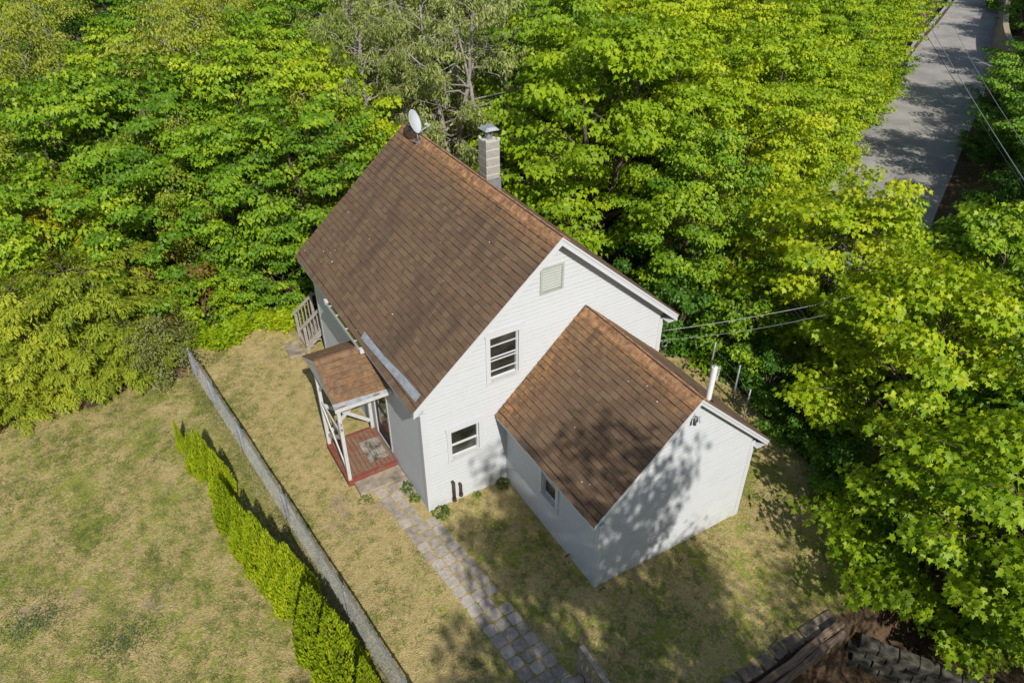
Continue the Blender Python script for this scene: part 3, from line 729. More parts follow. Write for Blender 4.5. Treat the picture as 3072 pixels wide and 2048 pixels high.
# gable pediment and trim at the outer end, drip edge at the low side
MB().add([(EX+.02, e0+.02, ez-.06), (EX+.02, e1-.02, ez-.06), (EX+.02, ry, rz-.02), (EX+.045, e0+.02, ez-.06), (EX+.045, e1-.02, ez-.06), (EX+.045, ry, rz-.02)], [(0, 2, 1), (3, 4, 5), (0, 3, 5, 2), (2, 5, 4, 1), (1, 4, 3, 0)]).build('pediment', M['oldwhite'], proof)
for ya in (e0, e1):
    MB().hexa([(EX-.012, ya, ez-.10), (EX-.012, ry, rz-.10), (EX-.012, ry, rz-.004), (EX-.012, ya, ez-.004)], [(EX+.012, ya, ez-.10), (EX+.012, ry, rz-.10), (EX+.012, ry, rz-.004), (EX+.012, ya, ez-.004)]).build('rake_board', M['oldwhite'], proof)
MB().hexa([(EX-.02, e0-.015, ez-.12), (-.05, e0-.015, ez-.12), (-.05, e0-.015, ez+.008), (EX-.02, e0-.015, ez+.008)], [(EX-.02, e0+.01, ez-.12), (-.05, e0+.01, ez-.12), (-.05, e0+.01, ez+.008), (EX-.02, e0+.01, ez+.008)]).build('eave_fascia', M['oldwhite'], proof)
m = MB(); m.hexa([(EX-.03, e0-.03, ez+.001), (-.06, e0-.03, ez+.001), (-.06, e0+.035, ez+.036), (EX-.03, e0+.10, ez+.070)], [(EX-.03, e0-.03, ez+.006), (-.06, e0-.03, ez+.006), (-.06, e0+.035, ez+.041), (EX-.03, e0+.10, ez+.075)])
m.build('drip_edge', M['flash'], proof)
m = MB(); m.hexa([(EX+.05, e0+.03, ez-.07), (-.06, e0+.03, ez-.07), (-.06, e1-.03, ez-.07), (EX+.05, e1-.03, ez-.07)], [(EX+.05, e0+.03, ez-.055), (-.06, e0+.03, ez-.055), (-.06, e1-.03, ez-.055), (EX+.05, e1-.03, ez-.055)]); m.build('porch_ceiling', M['oldwhite'], proof)
# front door on the side wall
d0, d1 = 2.24, 3.18
m = MB(); m.box(-.03, .06, d0-.08, d0, .21, 2.5); m.box(-.03, .06, d1, d1+.08, .21, 2.5); m.box(-.032, .06, d0-.09, d1+.09, 2.36, 2.48); m.build('door_frame', M['oldwhite'], house)
door = MB(); door.box(.0, .03, d0, d0+.11, .24, 2.36); door.box(.0, .03, d1-.11, d1, .24, 2.36); door.box(.0, .03, d0+.11, d1-.11, .24, .62); door.box(.0, .03, d0+.11, d1-.11, 2.24, 2.36); door.box(.0, .03, d0+.11, d1-.11, 1.22, 1.32)
door = door.build('door', M['dark'], house)
for a, b in ((.62, 1.22), (1.32, 2.24)): MB().box(.012, .018, d0+.11, d1-.11, a, b).build('pane', M['glass'], door)
MB().box(-.03, .0, d0+.03, d0+.06, 1.2, 1.36).build('handle', M['galv'], door)
MB().box(.035, .2, d0-.02, d1+.02, .2, 2.4).build('door_backing', M['interior'], house)
MB().box(-.06, -.031, d0-.02, d1+.02, .216, .245).build('door_sill', M['galv'], house)

# ------------------------------------------------------------------ things round the porch
mat_ = thing('doormat', 'worn tan doormat lettered WELCOME on the red porch floor', 'doormat', (-.42, 2.55, PZ+.007)); mat_.rotation_euler = (0, 0, 0)
m = MB(); m.box(-.27, .27, -.43, .43, 0, .012); o = m.build('mat', M['mat'], mat_, local=True); bevel(o, .004)
MB().box(-.12, .09, -.27, .27, .0125, .014).build('mat_panel', M['mat'], mat_, local=True)
text('WELCOME', .125, 'black', None, (0, 0, 0), (0, 0, -math.pi/2), 'lettering', .0008)
o = COL.objects['lettering']; o.parent = mat_; o.location = (-.01, 0, .0152)
m = MB()
for a, b, c, d in ((-.125, -.115, -.275, .275), (.085, .095, -.275, .275), (-.115, .085, -.275, -.267), (-.115, .085, .267, .275)): m.box(a, b, c, d, .0142, .0158)
m.build('border', M['black'], mat_, local=True)
m = MB(); m.box(-1.30, -.06, .98+.28, 1.63, -.06, .13); m.box(-1.30, -.06, 1.262, 1.30, .02, .132)
st = MB(); st.hexa([(-1.29, 1.30, -.06), (-.03, 1.27, -.06), (-.03, 1.79, -.06), (-1.29, 1.79, -.06)], [(-1.28, 1.31, .11), (-.04, 1.28, .11), (-.04, 1.786, .11), (-1.28, 1.786, .11)])
o = st.build('concrete_step', M['concrete']); tag(o, 'stained flat concrete step in front of the red porch', 'step'); bevel(o, .012, 2)
# path of square pavers
path = thing('path', None, None, (-.5, -2, 0)); path['kind'] = 'structure'; path['label'] = 'path of square grey pavers three wide from the porch to the bottom lawn'
rows = 30; py = 1.02
ang = -.105
for r in range(-1, rows):
    for c in range(3):
        y = .86-r*.303; cx = -.92+.30*c+(.86-y)*.098
        if r < 0: cx += .02
        if (r, c) in ((-2, 2), (13, 2)): continue
        if r >= rows-12 and c == 0 and r > 26: continue
        x = cx+.14+rnd.uniform(-.008, .008); yy = y+rnd.uniform(-.008, .008)
        if x > -.17 and y > -.16: continue
        s = .1475*rnd.uniform(.95, 1.0); h = .014+rnd.uniform(-.008, .008); n = 12
        m = MB(); top = []; low = []
        for k in range(16):
            a = 2*math.pi*(k+.5)/16; e = 7.0
            rr = s/((abs(math.cos(a))**e+abs(math.sin(a))**e)**(1/e))*rnd.uniform(.955, 1.02)
            top.append((rr*.965*math.cos(a), rr*.965*math.sin(a), h+rnd.uniform(-.002, .002))); low.append((rr*math.cos(a), rr*math.sin(a), -.04))
        m.add(low+top, [tuple(range(16, 32))]+[(k, (k+1) % 16, (k+1) % 16+16, k+16) for k in range(16)])
        o = link('paver', mesh_np('paver', np.array(m.V), m.F, M['paver']), path, Vector((x, yy, H(x, yy)))-path.location)
        o.rotation_euler = (rnd.uniform(-.02, .02), rnd.uniform(-.02, .02), .098+rnd.uniform(-.05, .05))
# satellite dish on the ridge
db = Vector((3.34, 6.66, zroof(3.34)))
sat = thing('satellite_dish', 'grey oval satellite dish on the far end of the main roof ridge', 'dish', db)
m = MB(); m.beam((-.12, -.06, -.06), (.10, -.06, .10), .05, .008); m.beam((-.1, .0, .012), (.1, .0, .05), .16, .01, (-.6, 0, .8)); m.build('mount_bracket', M['galv'], sat, local=True)
m = MB(); m.tube([(0, 0, .02), (0, 0, .18), (.0, .06, .34)], .022, 10); m.build('mast', M['galv'], sat, local=True, smooth=True)
m = MB(); m.tube([(.08, -.06, .02), (.0, .02, .24)], .010, 8); m.tube([(-.09, -.06, .0), (0, .02, .24)], .010, 8); m.build('strut', M['dark'], sat, local=True)
dn = Vector((.61, -.71, .35)).normalized()    # dish looks this way
cd = Vector((.0, .08, .56)); u = dn.cross(Vector((0, 0, 1))).normalized(); vv = u.cross(dn)
m = MB(); R = 10; S = 28
for k, off in ((0, 0.), (1, -.008)):
    b = len(m.V); m.V.append(tuple(cd+dn*(-.06+off)))
    for r_ in range(1, R+1):
        for s_ in range(S):
            a = 2*math.pi*s_/S; q = r_/R
            m.V.append(tuple(cd+u*math.cos(a)*.29*q+vv*math.sin(a)*.33*q+dn*(-.06*(1-q*q)+off)))
    for s_ in range(S):
        f = (b, b+1+s_, b+1+(s_+1) % S); m.F.append(f if k == 0 else f[::-1])
        for r_ in range(R-1):
            f = (b+1+r_*S+s_, b+1+(r_+1)*S+s_, b+1+(r_+1)*S+(s_+1) % S, b+1+r_*S+(s_+1) % S); m.F.append(f if k == 0 else f[::-1])
n0 = 1+(R-1)*S; n1 = n0+1+R*S
for s_ in range(S): m.F.append((n0+s_, n1+s_, n1+(s_+1) % S, n0+(s_+1) % S))
m.v = [.5]*len(m.F); m.build('reflector', M['dish'], sat, local=True, smooth=True)
m = MB(); p0 = cd-vv*.30-dn*.02; p1 = cd-vv*.20+dn*.36
m.beam(p0, p1, .035, .025); m.build('feed_arm', M['grey'], sat, local=True)
m = MB(); m.tube([p1-dn*.03+vv*.02, p1-dn*.10+vv*.06], [.045, .035], 10); m.beam(p1-u*.07, p1+u*.07, .05, .04); m.build('receiver', M['grey'], sat, local=True)
# floodlight on the wing gable
fl = thing('floodlight', 'white twin floodlight under the peak of the wing gable', 'floodlight', (4.45, -WL-.016, 4.30))
MB().box(-.035, .035, -.035, 0, -.18, .03).build('conduit_box', M['trim'], fl, local=True)
for sx, mt in ((-.07, 'dark'), (.07, 'grey')):
    m = MB(); m.tube([(0, -.03, -.17), (sx, -.07, -.22)], .012, 6); m.tube([(sx, -.07, -.20), (sx*1.15, -.09, -.26), (sx*1.25, -.12, -.33)], [.02, .03, .038], 10); m.build('lamp_head', M[mt], fl, local=True)

# ------------------------------------------------------------------ rear deck with steps
dk = thing('wooden_deck', 'weathered grey wooden deck with railed steps behind the house', 'deck', (1.4, 8.6, 0))
for i in range(9):
    y = L_+.10+i*.145
    MB().box(.06, 3.0, y+.004, y+.141, .62, .65).build('plank', M['oldwood'], dk)
for x in (.1, 1.5, 2.9):
    for y in (L_+.2, L_+1.32): MB().box(x-.045, x+.045, y-.045, y+.045, H(x, y)-.1, .619).build('leg', M['oldwood'], dk)
MB().box(.06, 3.0, L_+1.40, L_+1.44, .46, .655).build('rim_board', M['oldwood'], dk)
ya, yb = 8.02, 8.92
for k, (x, z) in enumerate(((-.32, .16), (-.08, .36), (.04, .52))): MB().box(x-.14, x+.13, ya+.03, yb-.03, z-.04, z).build('tread', M['oldwood_y'], dk)
for y in (ya, yb):
    MB().hexa([(-.50, y-.02, .0), (.06, y-.02, .50), (.06, y-.02, .66), (-.50, y-.02, .16)], [(-.50, y+.02, .0), (.06, y+.02, .50), (.06, y+.02, .66), (-.50, y+.02, .16)]).build('stringer', M['oldwood'], dk)
    MB().box(-.47, -.38, y-.045, y+.045, -.1, .98).build('newel_post', M['oldwood'], dk)
    MB().box(.10, .19, y-.045, y+.045, .3, 1.50).build('newel_post', M['oldwood'], dk)
    MB().beam((-.50, y, 1.0), (.16, y, 1.48), .10, .04).build('handrail', M['oldwood'], dk)
    MB().beam((-.44, y, .30), (.14, y, .74), .035, .08).build('lower_rail', M['oldwood'], dk)
    for k in range(4):
        x = -.32+k*.115; z = .40+k*.082
        MB().box(x-.018, x+.018, y-.018, y+.018, z-.05, z+.66).build('baluster', M['oldwood'], dk)
for x in (.15, 1.5, 2.9): MB().box(x-.045, x+.045, L_+1.34, L_+1.43, .3, 1.55).build('newel_post', M['oldwood'], dk) if x > .2 else None
MB().beam((.15, 8.92, 1.52), (.15, L_+1.38, 1.56), .09, .04).build('handrail', M['oldwood'], dk)
MB().beam((.12, L_+1.385, 1.56), (2.95, L_+1.385, 1.56), .09, .04).build('handrail', M['oldwood'], dk)
for k in range(13): MB().box(.35+k*.2, .39+k*.2, L_+1.365, L_+1.40, .7, 1.54).build('baluster', M['oldwood'], dk)
o = MB().hexa([(-1.05, 8.0, -.05), (-.55, 7.95, -.05), (-.5, 8.75, -.05), (-1.0, 8.8, -.05)], [(-1.05, 8.0, .05), (-.57, 7.97, .06), (-.52, 8.73, .05), (-1.0, 8.78, .045)]).build('stepping_stone', M['concrete']); tag(o, 'flat stone slab at the foot of the rear deck steps', 'stone'); bevel(o, .015, 2)

# ------------------------------------------------------------------ chain link fence
def fxl(y): return -2.97-.098*y
fen = thing('chain_link_fence', 'long grey chain link fence between the hedge and the house lawn', 'fence', (fxl(2), 2, 0))
FY0, FY1, FHT = -8.2, 8.9, 1.04
fh = FHT
py_ = [8.6, 6.85, 4.48, 1.49, -1.82, -4.9, -8.0]
def fz(y): return fh+.025*math.sin(y*1.9)
for y in py_:
    x = fxl(y)
    MB().tube([(x, y, -.1), (x, y, fh+.03)], .036, 8).tube([(x, y, fh+.03), (x, y, fh+.055)], [.036, .012], 8).build('post', M['galv'], fen, smooth=True)
m = MB(); m.tube([(fxl(y)-.0, y, fz(y)) for y in np.linspace(FY1, FY0, 40)], .024, 8); m.build('top_rail', M['galv'], fen, smooth=True)
V = []; F = []
def wire(pts, r):
    b = len(V)
    for p, d in pts:
        for k in range(3):
            a = 2*math.pi*k/3; V.append((p[0]+r*math.cos(a), p[1]+r*math.sin(a)*.7, p[2]+r*math.sin(a)*.7))
    for i in range(len(pts)-1):
        for k in range(3): F.append((b+i*3+k, b+i*3+(k+1) % 3, b+i*3+3+(k+1) % 3, b+i*3+3+k))
sp = .068; n = int((FY1-FY0)/sp)
bas = Vector(fen.location)
seg = 6
for i in range(-int(fh/sp), n):
    for sg in (1, -1):
        y0 = FY0+i*sp; pts = []
        for k in range(seg+1):
            z = .02+(fh-.01)*k/seg; y = y0+(z if sg > 0 else fh-z)
            if FY0 <= y <= FY1:
                pts.append(((fxl(y)+.028*sg*.12-bas.x-.03, y-bas.y, z-bas.z+.02*math.sin(y*1.9)*(z/fh)), 0))
        if len(pts) > 1: wire(pts, .0017)
o = link('wire_mesh', mesh_np('wire_mesh', np.array(V), F, M['galv']), fen); o['kind'] = 'stuff'
m = MB()
for i in range(int((FY1-FY0)/.6)):
    y = FY0+.3+i*.6; x = fxl(y); m.box(x-.034, x+.034, y-.012, y+.012, fz(y)-.034, fz(y)+.034)
for y in py_:
    for z in (.3, .7): x = fxl(y); m.box(x-.038, x+.038, y-.038, y+.038, z-.012, z+.012)
m.build('tie', M['galv'], fen, kind='stuff')
# posts of the far side fence, half lost in the shrubs
pf = thing('fence_post_pair', 'thin grey steel posts of the old fence at the right lawn edge', 'fence', (9.6, -.4, -.2))
for x, y in ((9.95, .62), (9.2, -1.55), (9.75, -.6)): MB().tube([(x, y, -.6), (x, y, 1.15)], .028, 8).build('post', M['galv'], pf, smooth=True)
pf.name = 'wire_fence'
m = MB()
for z in (.9, .5): m.tube([(9.95, .62, z), (9.72, -.55, z-.02), (9.2, -1.55, z)], .004, 4)
m.build('wire', M['galv'], pf)
cp = thing('capped_pipe', 'short white capped pipe beside a grey post at the right lawn edge', 'pipe', (10.02, .40, H(10.02, .40)))
MB().tube([(0, 0, -.1), (0, 0, .42)], .075, 12).build('pipe_body', M['bucket'], cp, local=True, smooth=True)
MB().tube([(0, 0, .42), (0, 0, .50)], .09, 12).build('pipe_cap', M['bucket'], cp, local=True)

# ------------------------------------------------------------------ bottom edge: step rail, timber and stone edging
def UP(px, py, z):     # a point of the photo's frame (display px of 2352) brought to height z
    f = 2240.5; rt = Vector((math.cos(yaw), -math.sin(yaw), 0)); up = rt.cross(fw)
    D = fw+rt*((px*3072/2352-1536)/f)+up*((1024-py*3072/2352)/f)
    return CAM+D*((z-CAM.z)/D.z)
p0 = UP(1338, 1487, .92)
sr = thing('step_railing', 'weathered grey wooden handrail and step at the bottom of the lawn', 'railing', (p0.x, p0.y, 0))
e = Vector((p0.x+.20, p0.y-2.4, 0))
d = (Vector((e.x, e.y, 0))-Vector((p0.x, p0.y, 0)))
top0 = Vector((p0.x, p0.y, .94)); top1 = Vector((e.x, e.y, .30))
MB().box(p0.x-.05, p0.x+.05, p0.y-.05, p0.y+.05, -.2, .90).build('newel_post', M['oldwood'], sr)
MB().box(e.x-.05, e.x+.05, e.y-.05, e.y+.05, -1.5, .27).build('newel_post', M['oldwood'], sr)
MB().beam(top0-d*.02, top1, .10, .045).build('handrail', M['oldwood'], sr)
for k in range(1, 14):
    q = k/14; p = top0.lerp(top1, q); MB().box(p.x-.02, p.x+.02, p.y-.02, p.y+.02, p.z-.95, p.z-.02).build('baluster', M['oldwood'], sr)
MB().beam(top0+Vector((0, .0, -.75)), top1+Vector((0, 0, -.75)), .04, .09).build('lower_rail', M['oldwood'], sr)
for k in range(4):
    x1 = p0.x-.06; y = p0.y-.16-k*.30; z = .06-k*.19
    MB().box(x1-.95, x1, y-.27, y, z-.05, z).build('tread', M['oldwood'], sr); MB().box(x1-.95, x1, y-.275, y-.255, z-.25, z-.052).build('riser', M['oldwood'], sr)
MB().box(p0.x-1.02, p0.x-.05, p0.y-.20, p0.y-.06, -.1, .13).build('threshold_board', M['oldwood'], sr)
# timber
lg = MB(); pts = []
a = Vector((6.25, -7.42, -.02)); b = Vector((2.2, -7.62, .0))
lg = thing('timber_beam', 'split weathered timber lying along the bottom lawn edge', 'timber', a)
for k, (dy, dz, w1, h1) in enumerate(((0, 0, .16, .20), (-.15, -.05, .13, .16), (-.10, -.19, .2, .14))):
    m = MB(); n = 10
    for i in range(n):
        q0, q1 = i/n, (i+1)/n
        pa = a.lerp(b, q0)+Vector((0, dy+.02*hash_noise(i*.7, k), dz+.015*hash_noise(i*.9, k+3))); pb = a.lerp(b, q1)+Vector((0, dy+.02*hash_noise((i+1)*.7, k), dz+.015*hash_noise((i+1)*.9, k+3)))
        if i == 0: ring = [(pa.x, pa.y+sy*w1/2, pa.z+sz*h1/2) for sy, sz in ((-1, -1), (1, -1), (1, .8), (.3, 1), (-.8, .9))]; m.V += ring
        m.V += [(pb.x, pb.y+sy*w1/2*rnd.uniform(.85, 1.1), pb.z+sz*h1/2*rnd.uniform(.85, 1.1)) for sy, sz in ((-1, -1), (1, -1), (1, .8), (.3, 1), (-.8, .9))]
        for j in range(5): m.F.append((i*5+j, i*5+(j+1) % 5, i*5+5+(j+1) % 5, i*5+5+j))
    m.F += [(0, 1, 2, 3, 4), tuple(n*5+j for j in (4, 3, 2, 1, 0))]; m.v = [.5]*len(m.F)
    m.build('splint', M['log'], lg)
# flat stones along the lawn side of the timber
sw = thing('stone_edging', 'row of flat mossy stones along the bottom lawn edge', 'edging', (4.4, -7.1, 0))
x = 6.35
while x > 2.1:
    l = rnd.uniform(.34, .62); y0 = -7.0+rnd.uniform(-.04, .04); z = H(x, -7.0)+.05+rnd.uniform(-.03, .03)
    m = MB(); j = lambda q: q+rnd.uniform(-.03, .03)
    m.hexa([(j(x-l), j(y0-.31), z-.14), (j(x), j(y0-.31), z-.14), (j(x), j(y0), z-.14), (j(x-l), j(y0), z-.14)], [(j(x-l)+.02, j(y0-.31), j(z)), (j(x)-.02, j(y0-.31), j(z)), (j(x)-.02, j(y0), j(z)), (j(x-l)+.02, j(y0), j(z))])
    bevel(m.build('stone', M['stone'], sw), .02, 2); x -= l+rnd.uniform(0, .04)
# low dark block wall beyond, stepping away to the right
bw = thing('block_wall', 'low dark block wall in the shade under the right maple', 'wall', (7.0, -8.4, -1))
for r in range(4):
    x = 6.5+(r % 2)*.2; s = .40
    for k in range(9):
        q0 = k*s+(r % 2)*.2
        px_, py2 = 6.35+q0*.55, -7.62-q0*.84
        m = MB(); wv = Vector((.55, -.84, 0)); nv = Vector((.84, .55, 0)); o_ = Vector((px_+.05*rnd.random()+.03*r, py2, -1.3+r*.2))
        a_ = [o_, o_+wv*(s-.015), o_+wv*(s-.015)+nv*.28, o_+nv*.28]
        m.hexa(a_, [p+Vector((0, 0, .188+rnd.uniform(-.01, .01))) for p in a_]); bevel(m.build('block', M['stone_dark'], bw), .015)
# ------------------------------------------------------------------ along the road
rw = thing('retaining_wall', 'curved tan block retaining wall at the road bend', 'wall', (46, 13, ROADZ))
wp_ = [UP(x_, y_, ROADZ) for x_, y_ in ((2292, 30), (2281, 75), (2279, 115), (2292, 148), (2330, 168), (2400, 182))]
sel = smooth_line(np.array([(p.x, p.y) for p in wp_])); T = np.concatenate([[0], np.cumsum(np.linalg.norm(np.diff(sel, axis=0), axis=1))])
s = .62; nb = int(T[-1]/s)
for r in range(9):
    for k in range(nb):
        q = (k+.5*(r % 2))*s
        if q+s > T[-1]: continue
        pa = np.array([np.interp(q, T, sel[:, 0]), np.interp(q, T, sel[:, 1])]); pb = np.array([np.interp(q+s-.02, T, sel[:, 0]), np.interp(q+s-.02, T, sel[:, 1])])
        d_ = (pb-pa)/np.linalg.norm(pb-pa); n_ = np.array([-d_[1], d_[0]]); pa = pa+n_*.03*r; pb = pb+n_*.03*r
        z = ROADZ-.1+r*.2; pc, pd = pb+n_*.4, pa+n_*.4
        lo = [(pa[0], pa[1], z), (pb[0], pb[1], z), (pc[0], pc[1], z), (pd[0], pd[1], z)]
        MB().hexa(lo, [(p[0], p[1], z+.188) for p in lo]).build('block', M['wallblock'], rw)
gr_ = thing('guard_rail', 'silver steel guard rail on the far side of the road', 'guard rail', (52, 24, ROADZ))
gl = offset(RL, HW+.15); gl = gl[(gl[:, 0] > 50) & (gl[:, 0] < 95)]
m = MB()
for (pa, pb) in zip(gl[:-1], gl[1:]):
    for z, hh in ((.66, .16), (.47, .16)): m.beam((pa[0], pa[1], ROADZ+z), (pb[0], pb[1], ROADZ+z), .08, hh)
    m.beam((pa[0], pa[1]+.03, ROADZ+.565), (pb[0], pb[1]+.03, ROADZ+.565), .03, .1)
m.build('rail', M['guard'], gr_)
for i in range(0, len(gl), 3): MB().box(gl[i][0]-.07, gl[i][0]+.07, gl[i][1]+.06, gl[i][1]+.2, ROADZ-.2, ROADZ+.72).build('post', M['oldwood'], gr_)
# wires
def span(a, b, sag, r, mat, name, label, n=24):
    a = Vector(a); b = Vector(b); pts = []
    for i in range(n+1):
        q = i/n; p = a.lerp(b, q); p.z -= sag*4*q*(1-q); pts.append(p)
    o = MB().tube(pts, r, 6).build(name, M[mat], None, smooth=True); tag(o, label, 'cable'); return o
pe1 = UP(2060, 657, 3.7); pe2 = UP(1900, 722, 3.5)
pole_xy = (20.5, -.5)
span((7.02, -.02, 2.98), pe1, .12, .008, 'cable_light', 'service_cable', 'upper thin service cable from the right eave to the roadside trees')
span((7.06, .05, 2.62), pe2, .12, .0045, 'cable_light', 'service_cable', 'lower thin service cable from the right wall corner to the roadside trees')
ins = MB(); ins.tube([(7.0, .04, 2.62), (7.12, .0, 2.62)], .02, 8)
lp = [Vector((7.2+.09*math.cos(a), -.02, 2.50+.1*math.sin(a))) for a in np.linspace(0, 6.28, 16)]
ins.tube(lp, .008, 6, cap=False); ins.tube([(7.30, .0, 2.60), (7.26, -.02, 1.9), (7.2, -.0, 1.2), (7.05, .03, .9)], .007, 6)
ins.build('cable_loop', M['cable_light'], house)
up_xy = UP(2475, 610, 5.6)
up_ = thing('utility_pole', 'brown wooden utility pole hidden among the maples at the right edge', 'pole', (up_xy.x, up_xy.y, H(up_xy.x, up_xy.y)))
MB().tube([(0, 0, -.3), (0, 0, 7.6)], [.15, .11], 12).build('pole_shaft', M['bark'], up_, local=True, smooth=True)
for (ax_, ay_), (bx_, by_), z_, r_, mt, lb in (((2050, -60), (2475, 610), 5.6, .011, 'cable', 'dark power line running down the road from the top edge'), ((2090, -30), (2480, 605), 5.8, .014, 'cable_light', 'brightest power line above the road verge'), ((2190, 60), (2490, 520), 5.9, .010, 'cable_light', 'thin power line nearest the right edge')):
    span(UP(ax_, ay_, z_), UP(bx_, by_, z_), .25, r_, mt, 'power_line', lb)
# ------------------------------------------------------------------ vegetation
# leaf templates: outline in local (x across, y along, z up), length 1
def tmpl(pts, fold=.12, droop=.15):
    P = np.array(pts, float); z = fold*np.abs(P[:, 0])-droop*P[:, 1]**2
    return np.column_stack([P, z])
MAPLE = tmpl([(0, 0), (.16, .10), (.46, .06), (.36, .26), (.56, .52), (.27, .52), (.17, .60), (0, 1.0), (-.17, .60), (-.27, .52), (-.56, .52), (-.36, .26), (-.46, .06), (-.16, .10)])
LOBED = tmpl([(0, 0), (.48, .22), (.22, .52), (0, 1), (-.22, .52), (-.48, .22)])
OVAL = tmpl([(0, 0), (.26, .35), (.2, .72), (0, 1), (-.2, .72), (-.26, .35)])
NARROW = tmpl([(0, 0), (.13, .4), (0, 1), (-.13, .4)], .1, .25)
FROND = tmpl([(0, 0), (.10, .25), (.16, .72), (0, 1), (-.16, .72), (-.10, .25)], .25, .3)
BLADE = tmpl([(-.06, 0), (.06, 0), (.0, 1)], 0, .35)

def place(T, pos, dirs, nrm, size):
    """instances of template T at pos, pointing along dirs, faces up along nrm"""
    d = dirs/np.linalg.norm(dirs, axis=1)[:, None]
    x = np.cross(d, nrm); x /= (np.linalg.norm(x, axis=1)[:, None]+1e-9); z = np.cross(x, d)
    S = size[:, None, None]
    V = pos[:, None, :]+S*(T[None, :, 0:1]*x[:, None, :]+T[None, :, 1:2]*d[:, None, :]+T[None, :, 2:3]*z[:, None, :])
    n, k = len(pos), len(T)
    return V.reshape(-1, 3), np.arange(n*k).reshape(n, k)
def tube_np(m, pts, rads, n=5): m.tube(pts, rads, n, cap=False)

